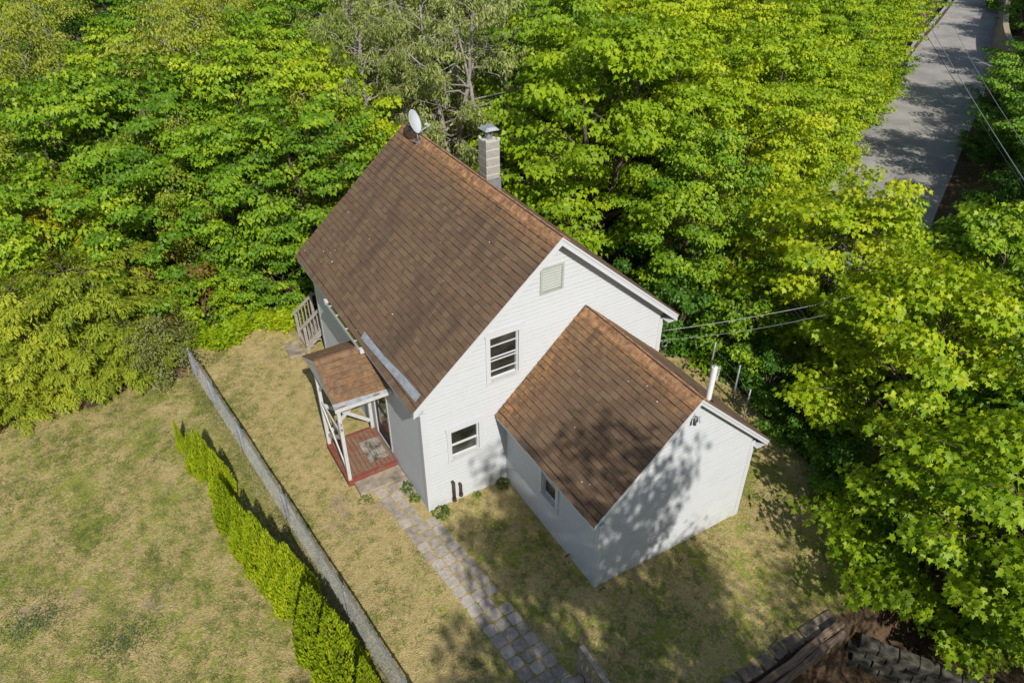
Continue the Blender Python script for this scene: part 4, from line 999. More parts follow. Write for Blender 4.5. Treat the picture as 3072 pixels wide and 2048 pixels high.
def grow(seed, Ht, R, nl=30, per=9, leaves=34, trunk_r=.14, base=.22, prof=(.45, .62), layer=.16, spr=.52, lift=.35, droop=.5, kind='fan', lean=0., size=.16, multi=1, jit=.5, bare=0., crown=None):
    """limbs spiral up a trunk; each limb carries flat sprays of leaves. returns bark MB, leaf pos/dir/nrm/size/v"""
    g = np.random.default_rng(seed); m = MB()
    P, D, N, S, Vv = [], [], [], [], []
    tops = []
    for q in range(multi):
        a = q*2*math.pi/multi+seed; off = Vector((math.cos(a), math.sin(a), 0))*(R*.35 if multi > 1 else 0)
        pts = [Vector((0, 0, -.3))]+[Vector((off.x*(u**1.2)+lean*u*u+g.normal()*.03*Ht*.3*u, off.y*(u**1.2)+g.normal()*.03*Ht*.3*u, Ht*(.74 if crown else .92)*u)) for u in np.linspace(.05, 1, 8)]
        tube_np(m, pts, list(np.linspace(trunk_r, trunk_r*.16, len(pts))), 8); tops.append(pts)
    for i in range(nl):
        u = base+(1.0-base)*((i+.5)/nl)**.9; pts0 = tops[i % multi]
        fi = u*(len(pts0)-1); k0 = min(int(fi), len(pts0)-2); o = pts0[k0].lerp(pts0[k0+1], fi-k0)
        pr = math.sqrt(max(.02, 1-((u-prof[0])/prof[1])**2)); ln = R*pr*g.uniform(.78, 1.16)
        az = i*2.39996+g.normal()*.35
        rise = lift*(1.2*u)+g.normal()*.1
        dirn = Vector((math.cos(az), math.sin(az), rise)).normalized()
        if crown:      # limb reaches for a point on an uneven rounded crown
            zc, zh = crown; cz = 1-2*((i+.5)/nl)*.86; sq = math.sqrt(max(0, 1-cz*cz))
            lump = 1+.26*math.sin(az*2+seed)+.17*math.sin(az*3-seed*2+cz*4)+g.normal()*.10
            tgt = Vector((math.cos(az)*sq*R*lump+lean, math.sin(az)*sq*R*lump, Ht*(zc+zh*cz*(.9+.12*g.normal()))))
            hz = math.hypot(tgt.x, tgt.y); zo = min(max(Ht*base*.8, tgt.z-.55*hz-.08*Ht), Ht*.70); u = zo/(Ht*.74)
            fi = u*(len(pts0)-1); k0 = max(0, min(int(fi), len(pts0)-2)); o = pts0[k0].lerp(pts0[k0+1], fi-k0)
            dirn = (tgt-o); ln = dirn.length; dirn.normalize()
        pts = []; nseg = 6
        for s in range(nseg+1):
            q = s/nseg; p = o+dirn*ln*q; p.z -= droop*ln*.35*q*q
            if 0 < s: p += Vector(g.normal(size=3))*.05*ln*q**.5*jit
            pts.append(p)
        r0 = max(.012, trunk_r*.42*(1-u*.75)); tube_np(m, pts, list(np.linspace(r0, .005, nseg+1)), 5)
        nsp = per if crown else max(3, int(per*ln/R+.5))
        for s in range(nsp):
            q = (.42 if crown else .25)+(.62 if crown else .78)*(s+g.uniform(0, .9))/nsp; fi2 = min(q, .999)*nseg; k1 = int(fi2); b = pts[k1].lerp(pts[k1+1], fi2-k1)
            side = (-1)**s*g.uniform(.25, 1.0)*(1.12-q)*1.25; lat = Vector((-dirn.y, dirn.x, 0)) if not crown else Vector((-dirn.y, dirn.x, 0)).normalized()
            ax = (Vector((dirn.x, dirn.y, 0))+lat*side*1.3).normalized(); reach = spr*g.uniform(.35, 1.1)*(.6+.7*abs(side))
            e = b+ax*reach+Vector((0, 0, g.normal()*.10*R*.3)); e.z -= .08*reach
            if q > .4 and reach > .3: tube_np(m, [b, b.lerp(e, .55)+Vector((0, 0, .03)), e], [.010, .007, .003], 3)
            if g.uniform() < bare: continue
            n = int(leaves*g.uniform(.65, 1.3))
            a_ = np.array(ax); l_ = np.array([-ax.y, ax.x, 0]); e_ = np.array(e)
            if kind == 'fan':
                rad = spr*np.sqrt(g.uniform(0, 1, n)); th = g.uniform(0, 2*math.pi, n)
                fr = rad*np.cos(th); la = rad*np.sin(th)*.85
                z = g.normal(0, layer*.35, n)-.32*(rad/spr)**2*layer*2
                pos = e_+a_*fr[:, None]+l_*la[:, None]+np.array([0, 0, 1.])*z[:, None]
                dr = a_*(.55+fr/spr)[:, None]+l_*(la/spr*1.2)[:, None]+g.normal(0, .32, (n, 3)); dr[:, 2] = dr[:, 2]*.6-.72
                nm = np.array([0, 0, 1.])+g.normal(0, .38, (n, 3))
            elif kind == 'feather':   # long drooping plume
                tt = g.uniform(0, 1, n)**.8; sg = np.where(g.uniform(size=n) < .5, -1., 1.)
                L = spr*1.5; wdt = (1-tt*.75)*.20
                pos = e_+a_*((tt-.35)*L)[:, None]+l_*(sg*wdt*g.uniform(0, 1, n))[:, None]+np.array([0, 0, 1.])*(-.22*L*tt**2+g.normal(0, .025, n))[:, None]
                dr = a_*1.0+l_*(sg*.75)[:, None]+g.normal(0, .2, (n, 3)); dr[:, 2] -= .12+.35*tt
                nm = np.array([0, 0, 1.])+g.normal(0, .3, (n, 3))
            else:                      # hanging tassel
                tt = g.uniform(0, 1, n); pos = e_+g.normal(0, spr*.22, (n, 3))*np.array([1, 1, .5])+np.array([0, 0, -1.])*(tt*spr*.5)[:, None]
                dr = g.normal(0, .6, (n, 3))+a_*.3; dr[:, 2] -= .8
                nm = g.normal(0, 1, (n, 3))+np.array([0, 0, .8])
            P.append(pos); D.append(dr); N.append(nm); S.append(size*g.uniform(.7, 1.25, n)); Vv.append(np.full(n, g.uniform(0, 1)*.6)+g.uniform(0, .4, n))
    return m, np.concatenate(P), np.concatenate(D), np.concatenate(N), np.concatenate(S), np.concatenate(Vv)

class Plant:
    """bark mesh + foliage mesh, shared by all copies"""
    def __init__(s, T, bark, leafname, **k):
        m, P, D, N, S, v = grow(**k); s.T = T; s.raw = (P, D, N, S, v)
        s.bark = mesh_np('trunk', np.array(m.V), m.F, M[bark], True, m.v)
        V, F = place(T, P, D, N, S); s.leaf = mesh_np('crown', V, F, M[leafname], False, v); s.leafname = leafname
        s.alt = {}
    def leafmesh(s, mat):
        if mat is None or mat == s.leafname: return s.leaf
        if mat not in s.alt:
            c = s.leaf.copy(); c.materials.clear(); c.materials.append(M[mat]); s.alt[mat] = c
        return s.alt[mat]
def plant(P, name, label, cat, x, y, sc=1., rot=None, group=None, mat=None, z=None, sz=None, parts=('trunk', 'crown')):
    zz = H(x, y) if z is None else z
    o = thing(name, label, cat, (x, y, zz), group); o.rotation_euler = (0, 0, rnd.uniform(0, 6.28) if rot is None else rot); o.scale = (sc, sc, sc if sz is None else sz)
    link(parts[0], P.bark, o); c = link(parts[1], P.leafmesh(mat), o); c['kind'] = 'stuff'
    return o
MAP = [Plant(LOBED, 'bark', 'leaf', seed=11+i, Ht=8.5, R=h, nl=nl, per=7, leaves=58, trunk_r=.15, base=.16, layer=.10, spr=.56, lift=.45, droop=.35, size=.152, multi=mu, crown=(.56, .42), bare=.06)
       for i, (h, nl, mu) in enumerate(((2.9, 56, 1), (3.2, 62, 2), (2.6, 52, 1), (3.1, 60, 3)))]
BIR = [Plant(OVAL, 'barkpale', 'leaf_b', seed=31+i, Ht=8.8, R=2.7, nl=56, per=9, leaves=44, trunk_r=.12, base=.2, layer=.32, spr=.44, lift=.6, droop=.55, size=.105, multi=2, crown=(.56, .42), bare=.24, jit=1.1) for i in range(2)]
BUSH = [Plant(LOBED, 'bark', 'leaf', seed=41+i, Ht=2.9, R=1.5, nl=30, per=7, leaves=26, trunk_r=.04, base=.05, layer=.16, spr=.30, lift=.6, droop=.4, size=.12, multi=3, crown=(.50, .48)) for i in range(2)]
OLIVE = Plant(OVAL, 'bark', 'leaf_o', seed=51, Ht=1.9, R=1.2, nl=30, per=10, leaves=34, trunk_r=.03, base=.05, layer=.3, spr=.24, lift=.8, droop=.4, size=.065, multi=4)
CED = [Plant(NARROW, 'bark', 'cedar', seed=61+i, Ht=3.6, R=1.75, nl=58, per=11, leaves=58, trunk_r=.07, base=.03, prof=(.12, .92), layer=.1, spr=.34, lift=.42, droop=.30, kind='feather', size=.115) for i in range(2)]
WIL = [Plant(NARROW, 'barkpale', 'leaf_p', seed=71+i, Ht=9.0, R=3.5, nl=36, per=12, leaves=52, trunk_r=.20, base=.25, layer=.3, spr=.55, lift=.75, droop=.55, kind='tassel', size=.19, jit=1.5, multi=2, bare=.06) for i in range(2)]
ASH = Plant(NARROW, 'bark', 'leaf_gold', seed=81, Ht=5.0, R=1.6, nl=20, per=7, leaves=34, trunk_r=.06, base=.35, layer=.12, spr=.42, lift=.7, droop=.3, kind='feather', size=.19)

# ---- woods behind and left of the house
def trees(rows, grp, P, name='maple_tree', cat='tree'):
    for r in rows:
        x, y, sc, k, label = r[:5]; mat = r[5] if len(r) > 5 else None
        plant(P[k % len(P)], name, label, cat, x, y, sc, group=grp, mat=mat)
g_ = 'maples in the woods behind the house'
trees([
 (-6.6, 13.2, .74, 0, 'green maple sapling behind the cedars, at the left picture edge'),
 (-3.8, 13.4, .72, 1, 'leafy green maple just behind the golden ash at the cedar row'),
 (-1.0, 13.0, .80, 2, 'bright maple over the bushes at the far end of the fence'),
 (1.7, 12.2, .86, 3, 'dense maple leaning toward the far left roof corner', 'leaf'),
 (-5.2, 16.6, .92, 3, 'broad maple second back from the cedars on the left'),
 (-2.2, 16.4, .95, 0, 'round maple in the second row behind the fence end'),
 (.8, 15.8, .98, 1, 'mid green maple in the second row left of the roof ridge'),
 (3.4, 15.2, .92, 2, 'yellowish maple behind the far roof gable and dish', 'leaf_y'),
], g_, MAP)
ORD = ('first', 'second', 'third', 'fourth', 'fifth', 'sixth')
DEEP = [[(-8.5, 17.5), (-7.2, 21), (-4, 20.3), (-.8, 20), (2.3, 19.4), (5.0, 19.2)], [(-6, 25), (-2.5, 24.5), (.8, 24), (4, 23.5)], [(-8, 30), (-4.5, 29.5), (-1, 29), (2.8, 28.5), (6.5, 28)], [(-6.5, 36), (-2, 35), (2.5, 34.5), (7, 34)], [(-8, 44), (-3, 43), (2, 42), (7.5, 41)]]
i = 0
for r, row in enumerate(DEEP):
    for k, (x, y) in enumerate(row):
        if (r, k) in ((0, 1), (0, 3), (1, 0), (1, 2), (2, 1), (2, 3), (3, 2), (4, 1)):
            plant(BIR[(r+k) % 2], 'birch_tree', 'pale twigged birch, %s from the left, %s row of the upper left woods' % (ORD[k], ORD[r+2] if r+2 < 6 else 'last'), 'tree', x, y, 1.05, group='birches in the upper left woods'); i += 1; continue
        mt = ('leaf', 'leaf_d', 'leaf', 'leaf_y', 'leaf')[i % 5]; cn = {'leaf': 'green', 'leaf_d': 'deep green', 'leaf_y': 'yellow green'}[mt]
        plant(MAP[(i*3+1) % 4], 'maple_tree', '%s maple, %s from the left in the %s row of the upper left woods' % (cn, ORD[k], ORD[r+2] if r+2 < 6 else 'last'), 'tree', x+rnd.uniform(-.5, .5), y+rnd.uniform(-.5, .5), (.82, 1.05, .9, 1.18, .96)[i % 5], group='maples deep in the upper left woods', mat=mt); i += 1
# old willow-like trees with pale leaves and grey limbs behind the chimney
wl = 'pale leaved trees with grey limbs behind the house'
plant(WIL[0], 'willow_tree', 'pale leaved tree with bare grey limbs directly above the chimney', 'tree', 8.6, 15.2, 1.0, .3, wl)
plant(WIL[1], 'willow_tree', 'pale feathery tree behind the satellite dish', 'tree', 5.4, 16.2, .92, 1.4, wl)
plant(WIL[0], 'willow_tree', 'pale feathery tree reaching the top edge left of centre', 'tree', 7.0, 21.5, 1.05, 2.6, wl)
plant(WIL[1], 'willow_tree', 'pale tree with tangled grey twigs at the top centre', 'tree', 11.6, 19.6, 1.1, 4.0, wl)
plant(WIL[0], 'willow_tree', 'distant pale tree at the top edge above the dish', 'tree', 11.5, 27, 1.1, 5.2, wl)
# dead branch tree: bare grey crown in front of the willows
m, *_ = grow(seed=91, Ht=8.2, R=3.2, nl=22, per=9, leaves=1, trunk_r=.2, base=.35, spr=.9, lift=.6, droop=.9, jit=2.2, multi=2)
dt_ = thing('bare_tree', 'leafless tree with tangled pale grey branches right of the chimney top', 'tree', (9.9, 14.4, H(9.9, 14.4)))
link('branches', mesh_np('branches', np.array(m.V), m.F, M['barkpale'], True, m.v), dt_)
bgx = 'small leaved birches among the front woods'
plant(BIR[0], 'birch_tree', 'small leaved birch with bare twigs left of the satellite dish', 'tree', 2.6, 13.6, .85, 1., bgx)
plant(BIR[1], 'birch_tree', 'small leaved birch at the left edge above the cedars', 'tree', -8.2, 14.6, .85, 2., bgx)
plant(BIR[0], 'birch_tree', 'small leaved birch between the golden ash and the fence end', 'tree', -2.4, 14.6, .8, 3., bgx)
plant(BIR[1], 'birch_tree', 'small leaved birch at the left end of the road grove', 'tree', 13.6, 7.4, .8, 4., bgx)
# ---- maples right of the house up to the road
rg = 'bright maples between the house and the road'
trees([
 (11.4, 8.6, 1.16, 1, 'tall bright maple directly behind the right roof slope', 'leaf_y'),
 (14.6, 10.4, 1.05, 3, 'broad yellow green maple in the middle of the right hand grove', 'leaf_y'),
 (16.6, 7.6, .90, 0, 'yellow green maple whose branches overhang the road', 'leaf_y'),
 (12.6, 5.0, .78, 2, 'smaller maple beside the right end of the house', 'leaf'),
 (12.4, 13.2, 1.08, 0, 'maple behind the grove just right of the bare tree', 'leaf'),
 (17.6, 13.6, 1.1, 1, 'maple at the back of the grove next to the upper road', 'leaf_y'),
 (22.6, 14.2, 1.0, 2, 'maple reaching over the upper road by the guard rail', 'leaf_y'),
 (20.4, 10.2, .95, 3, 'yellow green maple with twigs spread over the road', 'leaf_y'),
 (26.6, 13.6, .9, 1, 'maple on the left road edge below the guard rail', 'leaf_y'),
 (31.5, 16.4, .85, 0, 'maple on the left road edge just before the guard rail', 'leaf'),
 (37.5, 20.5, .9, 2, 'maple behind the near end of the guard rail', 'leaf'),
 (23.6, 10.9, .95, 1, 'yellow green maple overhanging the middle of the upper road', 'leaf_y'),
 (29.6, 14.2, .95, 3, 'yellow green maple overhanging the lane short of the guard rail', 'leaf_y'),
 (35.2, 16.9, .85, 2, 'maple on the road edge touching the guard rail end', 'leaf_y'),
 (38.4, 18.6, .95, 0, 'yellow green maple leaning over the road just below the rail', 'leaf_y'),
 (42.0, 20.4, .9, 1, 'bright maple right at the lower guard rail end', 'leaf_y'),
 (26.4, 11.6, .9, 2, 'bright maple whose lowest limbs hang over the lane', 'leaf_y'),
 (45.5, 22.6, .8, 0, 'green maple right behind the guard rail', 'leaf'),
 (52.5, 27.2, .9, 1, 'green maple behind the far half of the guard rail', 'leaf'),
 (16.2, 18.2, 1.1, 3, 'tall green maple at the top edge right of centre', 'leaf'),
 (23.5, 19.5, 1.1, 0, 'maple at the top edge near the guard rail end', 'leaf'),
], rg, MAP)
FAR = [[(20, 24), (28, 19.5), (22, 28), (30, 24), (40, 25)], [(16, 28), (27, 29), (36, 31), (47, 29), (56, 33)], [(12, 36), (22, 34), (34, 35), (54, 37), (66, 38)], [(16, 46), (30, 46), (44, 40), (50, 52), (62, 46), (76, 44)]]
i = 0
for r, row in enumerate(FAR):
    for k, (x, y) in enumerate(row):
        mt = ('leaf', 'leaf_y', 'leaf_d')[i % 3]; cn = {'leaf': 'green', 'leaf_d': 'deep green', 'leaf_y': 'yellow green'}[mt]
        plant(MAP[i % 4], 'maple_tree', '%s maple, %s from the left in the %s row behind the bright grove' % (cn, ORD[k], ORD[r]), 'tree', x, y, 1.05, group='maples behind the bright grove', mat=mt); i += 1
# trees right of the road at the top right
tr = 'trees along the right side of the road'
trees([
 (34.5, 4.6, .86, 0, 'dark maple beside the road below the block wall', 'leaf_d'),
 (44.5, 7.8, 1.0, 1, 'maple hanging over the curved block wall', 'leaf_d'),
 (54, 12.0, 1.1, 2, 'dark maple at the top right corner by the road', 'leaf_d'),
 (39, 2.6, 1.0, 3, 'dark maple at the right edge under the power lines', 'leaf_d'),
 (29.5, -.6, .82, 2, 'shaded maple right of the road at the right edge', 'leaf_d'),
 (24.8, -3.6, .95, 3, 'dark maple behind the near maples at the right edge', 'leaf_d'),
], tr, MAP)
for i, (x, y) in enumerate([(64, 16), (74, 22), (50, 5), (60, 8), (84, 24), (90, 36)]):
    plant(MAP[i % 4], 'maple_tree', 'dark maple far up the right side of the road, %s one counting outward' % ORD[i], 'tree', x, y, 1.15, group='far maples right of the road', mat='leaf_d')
for i, (px, py2, sc) in enumerate([(2300, 250, .9), (2345, 300, 1.1), (2290, 330, .8), (2345, 380, 1.0), (2280, 400, .7), (2340, 225, 1.2), (2320, 10, 1.6), (2350, 60, 1.4)]):
    q = UP(px, py2, -1.0); plant(BUSH[i % 2], 'shrub', 'dark leafy shrub at the right picture edge, %s one of the upper roadside thicket' % (ORD+('seventh', 'eighth'))[i], 'shrub', q.x, q.y, sc, group='upper roadside thicket', mat='leaf_d', parts=('stems', 'foliage'))
for i, (x, y, sc) in enumerate([(19.0, 6.6, 1.0), (21.0, 7.9, 1.05), (23.2, 9.2, 1.1), (25.6, 10.4, 1.0), (28.0, 11.7, 1.05), (30.6, 12.9, 1.0), (36.2, 15.9, 1.1), (39.2, 17.4, 1.0), (42.4, 19.0, 1.0), (45.6, 20.6, .9)]):
    plant(BUSH[i % 2], 'shrub', 'yellow green shrub on the left road edge, %s one going up the lane' % (ORD+('seventh', 'eighth', 'ninth', 'last'))[i], 'shrub', x, y, sc, group='shrubs along the left road edge', mat='leaf_y' if i % 3 else 'leaf', parts=('stems', 'foliage'))
# slim trunk by the guard rail
o = thing('dead_tree', 'dark leaning tree trunk beside the guard rail', 'tree', (45.0, 21.4, -1.2)); m = MB().tube([(0, 0, -.5), (.2, .2, 3), (.5, .2, 8)], [.22, .2, .10], 8)
for k in range(6): m.tube([(.3, .2, 3.5+k*.7), (.3+1.2*math.cos(k*2.2), .2+1.2*math.sin(k*2.2), 4.4+k*.7)], [.05, .012], 5)
m.build('trunk', M['bark'], o, local=True, smooth=True)
# ---- the near maples on the right, leaf by leaf where they show largest
LEAFM = [mesh_np('leaf', MAPLE*np.array([1, 1, s]), [tuple(range(len(MAPLE)))], M['leaf_y' if i < 2 else 'leaf'], False, [.2+.3*i]) for i, s in enumerate((1, 1.6, .6, 2.2))]
def near_maple(x, y, seed, Ht, R, label, nind=300, mat='leaf', lean=0., size=.145):
    z = H(x, y); m, P, D, N, S, v = grow(seed=seed, Ht=Ht, R=R, nl=60, per=8, leaves=54, trunk_r=.13, base=.2, layer=.11, spr=.56, lift=.42, droop=.45, size=size, crown=(.56, .42), multi=1 if seed % 2 else 2, lean=lean)
    o = thing('maple_tree', label, 'tree', (x, y, z), 'near maples on the right edge of the lawn')
    link('trunk', mesh_np('trunk', np.array(m.V), m.F, M['bark'], True, m.v), o)
    dist = np.linalg.norm(P+np.array([x, y, z])-np.array(CAM), axis=1)
    order = np.argsort(dist); ind = order[:nind*2:2] if nind else order[:0]; rest = np.setdiff1d(np.arange(len(P)), ind)
    V, F = place(MAPLE, P[rest], D[rest], N[rest], S[rest]); c = link('crown', mesh_np('crown', V, F, M[mat], False, v[rest]), o); c['kind'] = 'stuff'
    for i in ind:
        d = Vector(D[i]).normalized(); xx = d.cross(Vector(N[i])).normalized(); zz = xx.cross(d)
        mt = Matrix((xx, d, zz)).transposed().to_4x4(); mt.translation = Vector(P[i])
        l = link('leaf', LEAFM[int(v[i]*3.99) % 4], o); l.matrix_local = mt @ Matrix.Scale(float(S[i]), 4)
    return o
near_maple(12.7, -4.1, 101, 7.4, 2.9, 'large bright maple at the right edge level with the small wing', 300, 'leaf_y')
near_maple(9.9, -8.3, 103, 6.2, 2.5, 'near maple in the lower right corner above the block wall', 300, 'leaf_y')
near_maple(14.8, .6, 106, 7.4, 2.8, 'bright maple beside the road at the right edge above the large one', 150, 'leaf_y')
near_maple(13.4, -7.6, 107, 6.8, 2.6, 'shaded maple at the right edge between the two near maples', 100, 'leaf')
near_maple(18.6, -2.0, 108, 6.5, 2.6, 'maple across the road at the right picture edge', 0, 'leaf')
# ---- trees that stand below the frame, behind the camera's view, and shade the front lawn
sh = 'tall shade trees below the picture'
SHT = [(.0, -17.8, 1.22, 1.95, 0, 'tallest shade maple below the bottom centre of the picture'), (3.3, -17.4, 1.4, 1.5, 5, 'shade maple nearest the bottom right'), (8.8, -16.2, .85, 1.0, 4, 'smaller shade maple below the lower right corner'), (-5.0, -20.4, 1.5, 1.72, 3, 'shade maple far below the bottom left')]
for (x, y, sc, sz, k, lab) in SHT:
    plant((MAP+BIR)[k], 'maple_tree', lab, 'tree', x, y, sc, x*1.3, sh, sz=sz, mat='leaf')
# ---- spreading cedars, olive shrub and bushes at the lawn's far edge
cg = 'spreading yellow green cedars along the far lawn edge'
for (x, y, sc, k, lab) in [(-9.2, 10.2, .85, 0, 'cedar at the left picture edge'), (-7.7, 10.6, 1.0, 1, 'second cedar from the left edge, beside the dark gap'), (-6.2, 10.5, 1.12, 0, 'largest golden cedar in the middle of the row'),
                           (-4.9, 11.6, 1.0, 1, 'tall cedar behind the olive shrub'), (-7.0, 9.6, .55, 1, 'low front cedar spreading over the lawn edge'), (-8.7, 9.3, .6, 0, 'low cedar nearest the lawn at the left edge'), (-5.5, 9.5, .6, 0, 'low cedar beside the olive shrub')]:
    plant(CED[k], 'cedar_tree', lab, 'tree', x, y, sc, group=cg, parts=('trunk', 'fronds'))
plant(OLIVE, 'shrub', 'olive small leaved shrub left of the fence end', 'shrub', -4.5, 9.4, 1.0, group=None, parts=('stems', 'foliage'))
plant(BUSH[0], 'shrub', 'bright green bush behind the end of the chain link fence', 'shrub', -3.0, 11.0, .8, parts=('stems', 'foliage'), mat='leaf_y')
plant(BUSH[1], 'shrub', 'bright bush at the back edge of the house lawn', 'shrub', -1.6, 11.3, .75, parts=('stems', 'foliage'), mat='leaf')
plant(BUSH[0], 'shrub', 'leafy bush beside the rear deck steps', 'shrub', -.2, 11.4, .85, parts=('stems', 'foliage'), mat='leaf')
plant(BUSH[1], 'shrub', 'bronze tinted bush behind the golden cedars', 'shrub', -4.2, 12.4, 1.1, parts=('stems', 'foliage'), mat='leaf_rust')
plant(ASH, 'ash_tree', 'golden yellow ash sapling standing above the cedars', 'tree', -6.4, 14.2, 1.05, .5, 'golden ash saplings')
plant(ASH, 'ash_tree', 'smaller golden ash sapling right of the taller one', 'tree', -5.1, 13.3, .85, 2.5, 'golden ash saplings')
# shrubs down the right bank
bg_ = 'shrubs on the bank right of the lawn'
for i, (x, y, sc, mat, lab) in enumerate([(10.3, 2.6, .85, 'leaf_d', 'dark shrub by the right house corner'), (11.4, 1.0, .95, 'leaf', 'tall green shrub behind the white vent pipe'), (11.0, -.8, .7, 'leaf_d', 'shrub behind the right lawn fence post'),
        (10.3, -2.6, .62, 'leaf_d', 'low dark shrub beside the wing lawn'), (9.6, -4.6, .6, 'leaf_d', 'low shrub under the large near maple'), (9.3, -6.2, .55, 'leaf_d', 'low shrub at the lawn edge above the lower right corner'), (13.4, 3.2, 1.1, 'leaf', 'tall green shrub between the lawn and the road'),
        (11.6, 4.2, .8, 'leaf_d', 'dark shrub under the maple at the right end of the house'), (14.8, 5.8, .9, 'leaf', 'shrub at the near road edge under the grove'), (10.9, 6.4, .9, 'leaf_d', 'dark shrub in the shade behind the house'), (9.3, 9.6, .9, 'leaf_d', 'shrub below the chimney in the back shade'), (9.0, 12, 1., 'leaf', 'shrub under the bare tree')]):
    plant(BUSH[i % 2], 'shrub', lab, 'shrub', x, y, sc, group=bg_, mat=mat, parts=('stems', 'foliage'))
for i, (x, y, sc) in enumerate([(23.5, -1.5, .8), (25.5, -.5, .9), (28.5, 2.5, .9), (32.5, 3.2, .8), (36, 5.2, 1.), (37.5, 8.6, .7), (42, 6, 1.)]):
    plant(BUSH[i % 2], 'shrub', 'dark shrub on the right road verge, %s one up from the near maples' % (ORD+('last',))[i], 'shrub', x, y, sc, group='dark shrubs on the right road verge', mat='leaf_d', parts=('stems', 'foliage'))
# ---- arborvitae hedge
def arbor(seed, Ht, R, n=6500):
    g = np.random.default_rng(seed)
    u = g.uniform(0, 1, n)**.75; h = .02+.98*(1-np.sqrt(1-u*.999))*1.0
    h = 1-np.sqrt(g.uniform(0.0006, 1, n)); a = g.uniform(0, 2*math.pi, n)
    lob = 1+.10*np.sin(a*2+seed+h*3)+.07*np.sin(a*5-h*7+seed*2)+.05*np.sin(a*11+h*17)
    r = R*np.clip(1-h, 0, 1)**1.0*(.66+.45*np.minimum(1, h*4+.35))*lob*g.uniform(.80, 1.05, n)+.012
    P = np.column_stack([r*np.cos(a), r*np.sin(a), h*Ht*.95])
    out = np.column_stack([np.cos(a), np.sin(a), 0*a]); D = out*g.uniform(.15, .65, n)[:, None]+np.array([0, 0, 1.])*g.uniform(.7, 1.2, n)[:, None]+g.normal(0, .22, (n, 3))
    t_ = np.column_stack([-np.sin(a), np.cos(a), 0*a]); N = out*.6+t_*g.normal(0, 1, n)[:, None]
    return P, D, N, .105*g.uniform(.7, 1.4, n)*(1.05-.35*h), np.clip(.5+.5*np.sin(a*5-h*9+seed*2)*.5+g.normal(0, .18, n), 0, 1)
ARB = []
for sd_ in (3, 5, 8, 12):
    P, D, N, S, v = arbor(sd_, 1.0, .33); s_ = 1
    V, F = place(FROND, P*np.array([1, 1, 1]), D, N, S*.50)
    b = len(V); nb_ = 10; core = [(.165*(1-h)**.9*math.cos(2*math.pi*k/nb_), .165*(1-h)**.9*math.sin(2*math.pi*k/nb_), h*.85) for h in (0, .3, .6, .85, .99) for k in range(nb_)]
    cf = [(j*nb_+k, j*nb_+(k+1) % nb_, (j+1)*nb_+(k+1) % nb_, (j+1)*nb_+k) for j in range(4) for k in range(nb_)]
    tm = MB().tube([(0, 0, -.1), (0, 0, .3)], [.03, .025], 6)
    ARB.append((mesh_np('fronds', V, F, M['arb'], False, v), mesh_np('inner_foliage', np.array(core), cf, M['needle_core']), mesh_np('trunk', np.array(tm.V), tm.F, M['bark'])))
hd = [((775, 385), 1.0, .55, 'thin sparse arborvitae at the far end of the hedge', 1.5), ((835, 440), 1.25, .85, 'second arborvitae from the far end of the hedge', 0), ((865, 425), 1.45, .9, 'third arborvitae from the far end, with a pointed top', 0),
      ((945, 520), 1.45, .95, 'fourth arborvitae, standing a little toward the fence', 0), ((965, 640), 1.55, .9, 'fifth arborvitae, leaning on its neighbour', 0), ((1045, 740), 1.65, .95, 'sixth arborvitae, at the middle of the hedge', 0),
      ((1115, 800), 1.7, 1.0, 'seventh arborvitae, just past the middle of the hedge', 0), ((1185, 880), 1.75, .95, 'broad arborvitae ahead of the two tallest ones', 0), ((1265, 940), 1.85, 1.05, 'tall arborvitae with a slim leader by the fence', 0),
      ((1370, 1130), 1.95, 1.15, 'broad bright arborvitae second from the near end', 0), ((1465, 1235), 2.0, 1.15, 'largest bright arborvitae near the bottom edge', 0), ((1622, 1450), 1.6, .85, 'single arborvitae top at the bottom edge of the picture', 0)]
for i, ((px, py2), ht, wd, lab, _) in enumerate(hd):
    ht *= 1.14
    t_ = UP((px*.668)*2352/3072, (1000+py2*.668)*2352/3072, ht)
    o = thing('arborvitae', lab, 'conifer', (t_.x, t_.y, 0), 'arborvitae hedge left of the fence'); o.rotation_euler = (0, 0, i*2.1); o.scale = (ht*wd*.64, ht*wd*.64, ht*1.06)
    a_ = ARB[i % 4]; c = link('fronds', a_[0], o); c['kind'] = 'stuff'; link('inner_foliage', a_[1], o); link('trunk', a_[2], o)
# ---- weeds at the house walls
def clump(n, rad, hgt, size, seed):
    g = np.random.default_rng(seed); a = g.uniform(0, 6.28, n); r = rad*np.sqrt(g.uniform(0, 1, n)); h = hgt*g.uniform(.2, 1, n)*(1-.6*r/rad)
    P = np.column_stack([r*np.cos(a), r*np.sin(a), h]); D = np.column_stack([np.cos(a), np.sin(a), g.uniform(-.3, .6, n)])+g.normal(0, .3, (n, 3)); N = np.array([0, 0, 1.])+g.normal(0, .4, (n, 3))
    return P, D, N, size*g.uniform(.7, 1.3, n), g.uniform(0, 1, n)
def weed(x, y, rad, hgt, size, n, label, mat='weed'):
    P, D, N, S, v = clump(n, rad, hgt, size, int(x*37+y*91) % 9999)
    V, F = place(LOBED, P, D, N, S); m = MB()
    for k in range(7): q = P[k]; m.tube([(0, 0, 0), (q[0]*.6, q[1]*.6, q[2]*.7), tuple(q)], [.006, .004, .002], 3)
    o = thing('weed_plant', label, 'plant', (x, y, H(x, y)), 'leafy weeds at the house walls')
    link('leaves', mesh_np('leaves', V, F, M[mat], False, v), o); link('stems', mesh_np('stems', np.array(m.V), m.F, M[mat], False, m.v), o)
weed(.22, -.24, .20, .24, .085, 70, 'leafy weed at the front left house corner')
weed(2.04, -.18, .16, .26, .08, 60, 'leafy weed in the nook between house and wing')
